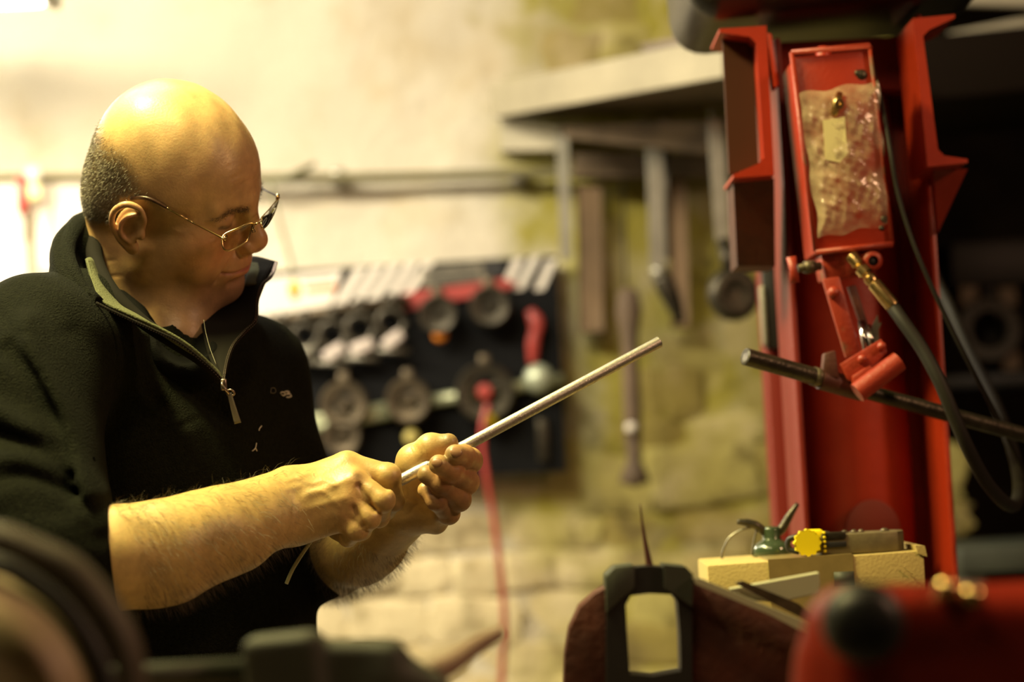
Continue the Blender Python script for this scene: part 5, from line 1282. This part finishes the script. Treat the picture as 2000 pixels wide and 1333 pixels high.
bar3([(1610, 690), (1632, 684), (1640, 740), (1606, 735)], 2.395, .02, M['redbrown'], 'socket_ear')
bm = bmesh.new(); add_prism(bm, [P(1640, 712, 2.395), P(1722, 662, 2.395), P(1734, 688, 2.395), P(1668, 748, 2.395), P(1655, 742, 2.395)], (0, .006, 0)); bevel_all(bm, .0015, 2); from_bm('yoke_plate', bm, M['redworn'], press, angle=35)
bar3([(1664, 735), (1700, 712), (1712, 730), (1668, 762)], 2.388, .02, M['redworn'], 'yoke_lug')
wline([P(1674, 768, 2.385), P(1756, 706, 2.39)], .0118, 'cross_tube', M['redworn'], press, 20)
for x_, y_ in ((1684, 702), (1722, 677)):
    bm = bmesh.new(); add_lathe(bm, [(0, .007), (.0045, .006), (.0052, .001), (.0052, -.002)], P(x_, y_, 2.393), (0, -1, 0), 14); from_bm('pivot_bolt', bm, M['redworn'], press)

# black case lying across the head of the press
bm = bmesh.new(); add_box(bm, P(1612, -40, 2.665), (.385, .30, .120), Euler((0, -.045, 0)), .045, 5)
cs = from_bm('black_case', bm, mat('black_moulded_plastic', (.010, .009, .008), rough=.32), angle=50); tag(cs, 'rounded black plastic case lying on top of the red press', 'case')

# ------------------------------------------------------------------ dark corner at the right
t = empty('old_machine', tuple(P(1930, 700, 4.6)*A(1, 1, 0)), 'dark wheel machine standing in the shadow right of the press', 'machine')
bm = bmesh.new(); add_lathe(bm, [(.04, -.02), (.062, -.02), (.068, 0), (.062, .02), (.04, .02), (.04, -.02)], P(1930, 645, 4.4), (0, -1, 0), 28); from_bm('wheel', bm, mat('dark_cast_iron', (.03, .022, .014), rough=.6), t, angle=40)
bm = bmesh.new(); add_box(bm, P(1935, 640, 4.5), (.035, .06, .30), None, .006); add_box(bm, P(1960, 745, 4.5), (.36, .2, .03), None, .006); add_box(bm, P(1975, 520, 4.55), (.30, .2, .10), None, .006); from_bm('frame', bm, M['black'], t)
a_ = P(1950, 960, 4.7); bm = bmesh.new(); add_box(bm, (a_[0]+.15, 4.7, .45), (.7, .4, .9), None, .01); from_bm('base', bm, M['darkwall'], t)
for x_, y_ in ((1893, 578), (1968, 580), (1975, 705)):
    bm = bmesh.new(); add_box(bm, P(x_, y_, 4.42), (.036, .01, .040), None, .003); from_bm('pale_plate', bm, mat('dusty_pale_plate', (.22, .17, .13), rough=.8) if x_ == 1893 else bpy.data.materials['dusty_pale_plate'], t)
bm = bmesh.new(); add_box(bm, (P(2060, 1085, 4.0)[0], 4.0, P(1950, 1085, 4.0)[2]), (.42, .3, .05), None, .006)
zz = float(P(1950, 1085, 4.0)[2])
for sx in (-.18, .18): add_box(bm, (P(2060, 1085, 4.0)[0]+sx, 4.0, zz/2), (.04, .28, zz), None, .004)
tag(from_bm('dark_bench', bm, M['greybag']), 'low dark green bench in the shadow behind the red column', 'bench')
bm = bmesh.new(); add_box(bm, P(2060, -6, 3.9), (.36, .02, .045), Euler((0, .09, 0)), .004); add_box(bm, P(2060, 60, 3.95), (.40, .03, .07), Euler((0, -.15, 0)), .004)
tag(from_bm('roof_brace', bm, M['board_white']), 'pale board edge at the upper right corner above the dark beam', 'board')
bm = bmesh.new(); add_box(bm, (P(2080, 120, 3.8)[0], 4.05, P(2000, 110, 3.8)[2]), (.62, .5, .12), Euler((0, -.05, 0)), .01)
tag(from_bm('roof_beam', bm, mat('shade_dark_timber', (.012, .008, .005), rough=.95, spec=.05)), 'heavy dark timber beam across the shadowy right corner', 'beam')  # timber blackened so the corner's shade sits in its colour

# ------------------------------------------------------------------ bench, carton, clamp, oil can
BZ = float(P(1600, 1262, 2.38)[2])
bench = empty('workbench', (0.62, 2.6, 0), 'wooden workbench under the cardboard box', 'bench')
bx0, bx1 = float(P(1375, 1200, 2.4)[0]), float(P(2100, 1200, 2.4)[0])
bxr = XL-.06
bm = bmesh.new(); add_box(bm, ((bx0+bx1)/2, 2.42, BZ-.02), (bx1-bx0, .22, .04), None, .004); from_bm('bench_top', bm, M['wood'], bench)
for x_, y_ in ((bx0+.04, 2.35), (bx1-.04, 2.35), (bx0+.04, 2.49), (bx1-.04, 2.49)):
    bm = bmesh.new(); add_box(bm, (x_, y_, (BZ-.04)/2), (.05, .05, BZ-.04), None, .004); from_bm('leg', bm, M['wood'], bench)
ctn = empty('cardboard_box', tuple(P(1592, 1200, 2.38)), 'closed brown cardboard box with tape standing before the red press', 'box')
cz1 = float(P(1600, 1092, 2.34)[2]); c0 = P(1381, 1100, 2.34); c1 = P(1803, 1083, 2.34)
yaw_ = 0.0
bm = bmesh.new(); add_prism(bm, [(c0[0], 2.34, BZ), (c1[0], 2.34, BZ), (c1[0]+.001, 2.34, cz1+.003), (c0[0], 2.34, cz1-.001)], (0.004, .17, 0)); bevel_all(bm, .002, 2); from_bm('carton', bm, M['card'], ctn, angle=35)
bm = bmesh.new(); add_prism(bm, [(P(1502, 1092, 2.338)[0], 2.3385, BZ+.03), (P(1668, 1092, 2.338)[0], 2.3385, BZ+.03), (P(1666, 1092, 2.338)[0], 2.3385, cz1+.0035), (P(1500, 1092, 2.338)[0], 2.3385, cz1+.002)], (0, .12, 0)); from_bm('parcel_tape', bm, M['tape2'], ctn, smooth=False)
bm = bmesh.new(); add_box(bm, (P(1652, 1150, 2.33)[0], 2.3375, P(1600, 1135, 2.33)[2]), (.022, .001, .016)); from_bm('printed_label', bm, M['greybag'], ctn)
bm = bmesh.new()
add_prism(bm, [(c1[0]-.006, 2.338, cz1), (c1[0]+.004, 2.338, cz1-.004), (c1[0]+.002, 2.338, cz1+.008), (c1[0]-.008, 2.338, cz1+.009)], (.002, .16, 0)); add_tube(bm, smooth_path(pp([(1766, 1108, 2.336), (1774, 1116, 2.336), (1784, 1122, 2.336)]), 4), .0008, 6)
from_bm('torn_flap', bm, M['card'], ctn, smooth=False)
top_z = cz1+.003
cl = empty('band_clamp', tuple(P(1650, 1060, 2.37)), 'grey strap clamp with a yellow knob lying on the cardboard box', 'clamp')
kc = P(1577, 1066, 2.35); kc[2] = top_z+.0145
bm = bmesh.new(); outl = []
for k in range(48):
    a = 2*math.pi*k/48; r_ = .0142+.0012*math.cos(a*12); outl.append((kc[0]+math.cos(a)*r_, 2.345, kc[2]+math.sin(a)*r_))
add_prism(bm, outl, (0, .012, 0)); bmesh.ops.scale(bm, vec=(1, 1, 1), verts=bm.verts); from_bm('knob', bm, M['yellow'], cl, angle=30)
bm = bmesh.new(); add_box(bm, (kc[0]+.010, 2.362, kc[2]+.001), (.018, .016, .026), None, .003)
for k in range(5): add_box(bm, (kc[0]+.019, 2.356, kc[2]-.010+k*.005), (.003, .016, .003), None, .0008)
from_bm('knob_stem', bm, M['yellow'], cl)
xs0 = float(P(1602, 1060, 2.36)[0]); xs1 = float(P(1762, 1060, 2.40)[0]); zc0 = top_z+.004; zc1 = float(P(1650, 1036, 2.36)[2])
bm = bmesh.new(); pts = [(xs0, 2.352), (xs1-.03, 2.352), (xs1-.012, 2.358), (xs1-.003, 2.372), (xs1, 2.392), (xs1-.006, 2.412), (xs0, 2.412)]
add_prism(bm, [(x_, y_, zc0-.004) for x_, y_ in pts], (0, 0, zc1-zc0)); bevel_all(bm, .0015, 2, 50); cb = from_bm('clamp_body', bm, mat('olive_grey_cast', (.20, .165, .085), rough=.5, metal=.3, noise_amt=.3, noise_scale=80), cl, angle=35)
bm = bmesh.new(); add_box(bm, ((xs0+P(1655, 1060, 2.35)[0])/2, 2.351, (zc0+zc1)/2-.004), (.026, .003, .006), None, .0005); from_bm('slot', bm, M['black'], cb)
bm = bmesh.new(); add_box(bm, ((xs0+P(1655, 1060, 2.35)[0])/2, 2.3515, (zc0+zc1)/2+.006), (.026, .003, .008), None, .001); from_bm('name_plate', bm, M['darksteel'], cb)
for x_, r_ in ((1612, .006), (1650, .004), (1668, .004), (1682, .0035), (1728, .005)):
    bm = bmesh.new(); c_ = P(x_, 1040, 2.37); add_lathe(bm, [(r_, 0), (r_, .0012), (r_*.6, .003), (0, .0035)], (c_[0], 2.37, zc1-.0035), n=12); from_bm('rivet', bm, M['bronze'], cb)
bm = bmesh.new(); add_tube(bm, smooth_path([(kc[0]-.008, 2.362, kc[2]+.007), (kc[0]-.018, 2.365, kc[2]+.004), (kc[0]-.019, 2.365, kc[2]-.006), (kc[0]-.008, 2.362, kc[2]-.010)], 5), .0032, 8); from_bm('strap_loop', bm, M['black'], cl)
can = empty('oil_can', tuple(P(1505, 1070, 2.47)), 'glossy green oil can with a spout standing on the cardboard box', 'oil can')
oc = P(1508, 1070, 2.455); oc = (oc[0], 2.455, cz1+.0005)
kk = mm(1, 2.455)/1000
bm = bmesh.new(); add_lathe(bm, [(0, 0), (38*kk, 0), (40*kk, 3*kk), (39*kk, 18*kk), (30*kk, 26*kk), (20*kk, 31*kk), (18*kk, 34*kk), (19*kk, 52*kk), (17*kk, 56*kk), (0, 58*kk)], oc, n=28); from_bm('body', bm, M['greencan'], can)
bm = bmesh.new(); add_tube(bm, smooth_path(pp([(1512, 1045, 2.455), (1528, 1032, 2.455), (1542, 1008, 2.455), (1558, 984, 2.455)]), 5), [.006, .0055, .0045, .0025], 10); from_bm('spout', bm, M['darksteel'], can)
bm = bmesh.new(); add_tube(bm, smooth_path(pp([(1500, 1046, 2.455), (1478, 1028, 2.45), (1460, 1022, 2.45), (1440, 1020, 2.45)]), 5), [.005, .005, .0045, .003], 10, flat=((0, 1, 0), 1.0)); from_bm('trigger', bm, M['darksteel'], can)
bm = bmesh.new(); add_tube(bm, smooth_path(pp([(1472, 1030, 2.45), (1448, 1036, 2.45), (1424, 1052, 2.45), (1412, 1078, 2.45), (1410, 1092, 2.45)]), 6), .0015, 8); add_tube(bm, smooth_path(pp([(1478, 1034, 2.45), (1472, 1060, 2.45), (1468, 1086, 2.45)]), 6), .0012, 8); from_bm('wire_loop', bm, M['steel'], can)

# ------------------------------------------------------------------ vice in the foreground with flat bars on it
DV = 1.85
vise = empty('bench_vise', tuple(P(1270, 1330, DV)), 'dark red iron vice with a black windowed yoke in the foreground', 'vice')
def vp(px, py, d=DV): return P(px, py, d)
bm = bmesh.new()
def bridge_ring(bm, outer, inner, off):
    n = len(outer); O = [bm.verts.new(p) for p in outer]; I = [bm.verts.new(p) for p in inner]
    O2 = [bm.verts.new(Vector(p)+Vector(off)) for p in outer]; I2 = [bm.verts.new(Vector(p)+Vector(off)) for p in inner]
    for k in range(n):
        k2 = (k+1) % n; bm.faces.new((O[k], O[k2], I[k2], I[k])); bm.faces.new((O2[k2], O2[k], I2[k], I2[k2])); bm.faces.new((O[k2], O[k], O2[k], O2[k2])); bm.faces.new((I[k], I[k2], I2[k2], I2[k]))
outer = [(1184, 1128), (1200, 1112), (1268, 1106), (1335, 1112), (1352, 1126), (1352, 1240), (1352, 1400), (1268, 1400), (1184, 1400), (1184, 1240)]
inner = [(1222, 1182), (1232, 1164), (1268, 1160), (1312, 1162), (1323, 1176), (1328, 1240), (1330, 1312), (1276, 1322), (1230, 1318), (1225, 1240)]
bridge_ring(bm, [vp(*p_) for p_ in outer], [vp(*p_) for p_ in inner], (0, .035, 0)); bevel_all(bm, .002, 2, 40); from_bm('yoke', bm, M['black'], vise, angle=35)
bm = bmesh.new(); add_prism(bm, [vp(x_, y_, DV-.004) for x_, y_ in ((1182, 1126), (1200, 1108), (1240, 1104), (1240, 1150), (1215, 1170), (1184, 1200))], (0, .05, 0)); bevel_all(bm, .002, 2); add_prism(bm, [vp(x_, y_, DV-.004) for x_, y_ in ((1296, 1104), (1340, 1108), (1355, 1124), (1352, 1185), (1322, 1165), (1298, 1150))], (0, .05, 0)); from_bm('jaw_cap', bm, M['greybag'], vise, angle=35)
bm = bmesh.new(); add_prism(bm, [vp(x_, y_, DV+.01) for x_, y_ in ((1188, 1146), (1162, 1160), (1132, 1188), (1112, 1230), (1103, 1280), (1101, 1340), (1102, 1420), (1188, 1420))], (0, .05, 0)); bevel_all(bm, .004, 2); from_bm('left_cheek', bm, M['redbrown'], vise, angle=35)
bm = bmesh.new(); add_prism(bm, [vp(x_, y_, DV+.01) for x_, y_ in ((1348, 1132), (1400, 1152), (1460, 1176), (1540, 1210), (1610, 1244), (1640, 1300), (1650, 1420), (1348, 1420))], (0, .05, 0)); bevel_all(bm, .004, 2); from_bm('right_cheek', bm, M['redbrown'], vise, angle=35)
vz = float(vp(1300, 1400)[2]); vx = float(vp(1370, 1400)[0])
bm = bmesh.new(); add_box(bm, (vx, DV+.04, vz-.05), (.27, .12, .12), None, .01); from_bm('base', bm, M['redbrown'], vise)
vb_ = empty('vise_bench', (vx, DV+.05, 0), 'bench below the frame that carries the vice', 'bench')
bm = bmesh.new(); add_box(bm, (vx-.1, 1.8, vz-.13), (1.5, .5, .04), None, .004); from_bm('bench_top', bm, M['wood'], vb_)
for x_ in (-.78, .58):
    for y_ in (1.6, 2.0): bm = bmesh.new(); add_box(bm, (vx+x_, y_, (vz-.15)/2), (.06, .06, vz-.15), None, .004); from_bm('leg', bm, M['wood'], vb_)
bm = bmesh.new(); add_tube(bm, smooth_path([vp(1270, 1118, DV+.015), vp(1264, 1080, DV+.015), vp(1256, 1035, DV+.015), vp(1250, 985, DV+.015)], 5), [.004, .0024, .0014, .0005], 8)
tag(from_bm('scriber_spike', bm, M['redbrown']), 'thin dark spike pointing up from the top of the vice', 'scriber')
for pts, m_, lab in (([(1425, 1150), (1600, 1118), (1602, 1140), (1600, 1160), (1520, 1178), (1440, 1172)], mat('pale_green_grey_bar', (.50, .50, .34), rough=.5, metal=.2), 'broad pale flat bar lying behind the vice'),):
    bm = bmesh.new(); add_prism(bm, [vp(x_, y_, 1.915) for x_, y_ in pts], (0, .012, 0)); bevel_all(bm, .001, 1); tag(from_bm('flat_bar', bm, m_, angle=35), lab, 'bar', 'flat bars on the vice')
bm = bmesh.new(); add_prism(bm, [vp(x_, y_, 1.84) for x_, y_ in ((1352, 1128), (1372, 1132), (1600, 1226), (1640, 1262), (1620, 1262), (1500, 1200), (1360, 1142))], (0, .012, 0)); tag(from_bm('flat_bar', bm, bpy.data.materials['pale_green_grey_bar'], smooth=False), 'long narrow flat bar sloping down along the top of the vice', 'bar', 'flat bars on the vice')
bm = bmesh.new(); add_prism(bm, [vp(x_, y_, 1.90) for x_, y_ in ((1436, 1140), (1452, 1136), (1560, 1180), (1600, 1215), (1580, 1215), (1520, 1185))], (0, .012, 0)); tag(from_bm('flat_bar', bm, M['bronze'], smooth=False), 'short brownish flat bar between the two pale bars', 'bar', 'flat bars on the vice')

# ------------------------------------------------------------------ red tool at the lower right, very near
DN = 1.30
mach = empty('red_power_tool', tuple(P(1850, 1300, DN)), 'blurred red machine with a black knob at the lower right', 'power tool')
def n3(px, py, d=DN): return P(px, py, d)*1000
rt_ = [box(n3(1880, 1300, 1.38), (mm(270, 1.38), 60, mm(150, 1.38)), rotm(0, 3, 0), 18, k=0), cone(tuple(n3(1640, 1230, 1.36)), tuple(n3(1640, 1420, 1.36)), 22, 26, k=20), cone(tuple(n3(1720, 1225, 1.34)), tuple(n3(2120, 1205, 1.36)), 21, 24, k=12),
       cone(tuple(n3(1600, 1300, 1.36)), tuple(n3(1600, 1420, 1.36)), 12, 16, k=20)]
lo_ = np.minimum.reduce([o['c']-o['b'] for o in rt_]); hi_ = np.maximum.reduce([o['c']+o['b'] for o in rt_])
v_, f_ = sdf_mesh(rt_, lo_-5, hi_+5, 4.0); link('housing', mesh_np('housing', v_/1000, f_), M['red'], mach)
bm = bmesh.new(); c_ = P(1690, 1218, 1.27); r_ = mm(80, 1.27)/1000
add_lathe(bm, [(0, .012), (r_*.55, .011), (r_*.85, .006), (r_, -.004), (r_, -.022), (r_*.6, -.03), (r_*.5, -.06)], c_, (-.05, -1, .05), 32); from_bm('knob', bm, mat('matt_black_knob', (.012, .014, .014), rough=.45), mach)
for x_, y_ in ((1850, 1150), (1900, 1165)):
    bm = bmesh.new(); add_lathe(bm, [(0, .005), (.006, .004), (.007, 0), (.007, -.012)], P(x_, y_, 1.318), (0, -1, .4), 14); from_bm('highlight_stud', bm, M['brass'], mach)  # pale studs put in for the highlights on the red housing
mb = float(v_[:, 2].min()/1000)
struct_z = mb
stand = empty('tool_stand', (float(P(1880, 1300, 1.4)[0]), 1.4, 0), 'dark stand under the red machine below the frame', 'stand')
sx = float(P(1880, 1300, 1.4)[0])
bm = bmesh.new(); add_box(bm, (sx, 1.38, mb-.015), (.3, .2, .03), None, .004); from_bm('stand_top', bm, M['wood'], stand)
bm = bmesh.new(); add_box(bm, (sx, 1.38, (mb-.03)/2), (.10, .10, mb-.03), None, .004); from_bm('post', bm, M['wood'], stand)

# ------------------------------------------------------------------ near things at the lower left
DL = 1.30
pad = empty('padded_cover', tuple(P(60, 1300, DL)), 'blurred tan rounded cover with a dark curved rim at the lower left', 'cover')
pd = [ell(tuple(n3(-70, 1370, 1.33)), (mm(285, 1.33), 70, mm(255, 1.33)), k=0, rot=(0, 25, 0))]
v_, f_ = sdf_mesh(pd, n3(-60, 1360, 1.36)-130, n3(-60, 1360, 1.36)+130, 4.0); link('dome', mesh_np('dome', v_/1000, f_), M['tan'], pad)
arc = [(-90, 1045), (0, 1052), (75, 1080), (130, 1106), (167, 1140), (207, 1192), (236, 1240), (252, 1290), (262, 1370), (266, 1460)]
bm = bmesh.new(); add_tube(bm, smooth_path([P(x_, y_, 1.27) for x_, y_ in arc], 8), mm(30, 1.27)/1000, 16, flat=((0, 1, 0), 1.6)); from_bm('rim', bm, M['darkband'], pad)
arc2 = [(-90, 1098), (0, 1104), (60, 1136), (118, 1182), (165, 1240), (196, 1300), (215, 1370), (222, 1460)]
bm = bmesh.new(); add_tube(bm, smooth_path([P(x_, y_, 1.31) for x_, y_ in arc2], 8), mm(20, 1.3)/1000, 16); from_bm('inner_band', bm, M['black'], pad)
lump = empty('grey_tool_body', tuple(P(670, 1330, 1.45)), 'blurred dark grey-green tool body at the bottom edge below the hands', 'tool')
lp = [box(tuple(n3(560, 1330, 1.45)), (mm(75, 1.45), 22, mm(92, 1.45)), rotm(0, -3, 0), 8, k=0), box(tuple(n3(690, 1345, 1.46)), (mm(95, 1.46), 20, mm(92, 1.46)), rotm(0, 4, 0), 8, k=6),
      cone(tuple(n3(760, 1330, 1.46)), tuple(n3(845, 1350, 1.46)), mm(66, 1.46), mm(36, 1.46), k=10)]
lo_ = np.minimum.reduce([o['c']-o['b'] for o in lp]); hi_ = np.maximum.reduce([o['c']+o['b'] for o in lp])
v_, f_ = sdf_mesh(lp, lo_-5, hi_+5, 3.0); link('body', mesh_np('body', v_/1000, f_), M['greybag'], lump)
bm = bmesh.new(); add_tube(bm, smooth_path([P(840, 1318, 1.47), P(880, 1298, 1.5), P(930, 1262, 1.54), P(975, 1238, 1.57)], 5), [.009, .008, .007, .005], 10); tag(from_bm('wooden_stick', bm, mat('reddish_brown_stick', (.26, .18, .13), rough=.6)), 'brownish stick pointing up right from the grey tool body', 'stick')
bm = bmesh.new(); add_tube(bm, [P(-60, 1338, 1.42), P(220, 1324, 1.44), P(520, 1308, 1.46)], .0085, 12); tag(from_bm('dark_bar', bm, M['greybag']), 'dark bar lying along the bottom edge at the left', 'bar')
fz = float(P(400, 1480, 1.4)[2])-.03
nb = empty('near_bench', (-.25, 1.35, 0), 'near workbench just below the bottom edge of the frame', 'bench')
bm = bmesh.new(); add_box(bm, (-.25, 1.38, fz-.03), (.60, .3, .04), None, .004); from_bm('bench_top', bm, M['wood'], nb)
for x_ in (-.5, .0):
    for y_ in (1.27, 1.49): bm = bmesh.new(); add_box(bm, (x_, y_, (fz-.05)/2), (.05, .05, fz-.05), None, .004); from_bm('leg', bm, M['wood'], nb)
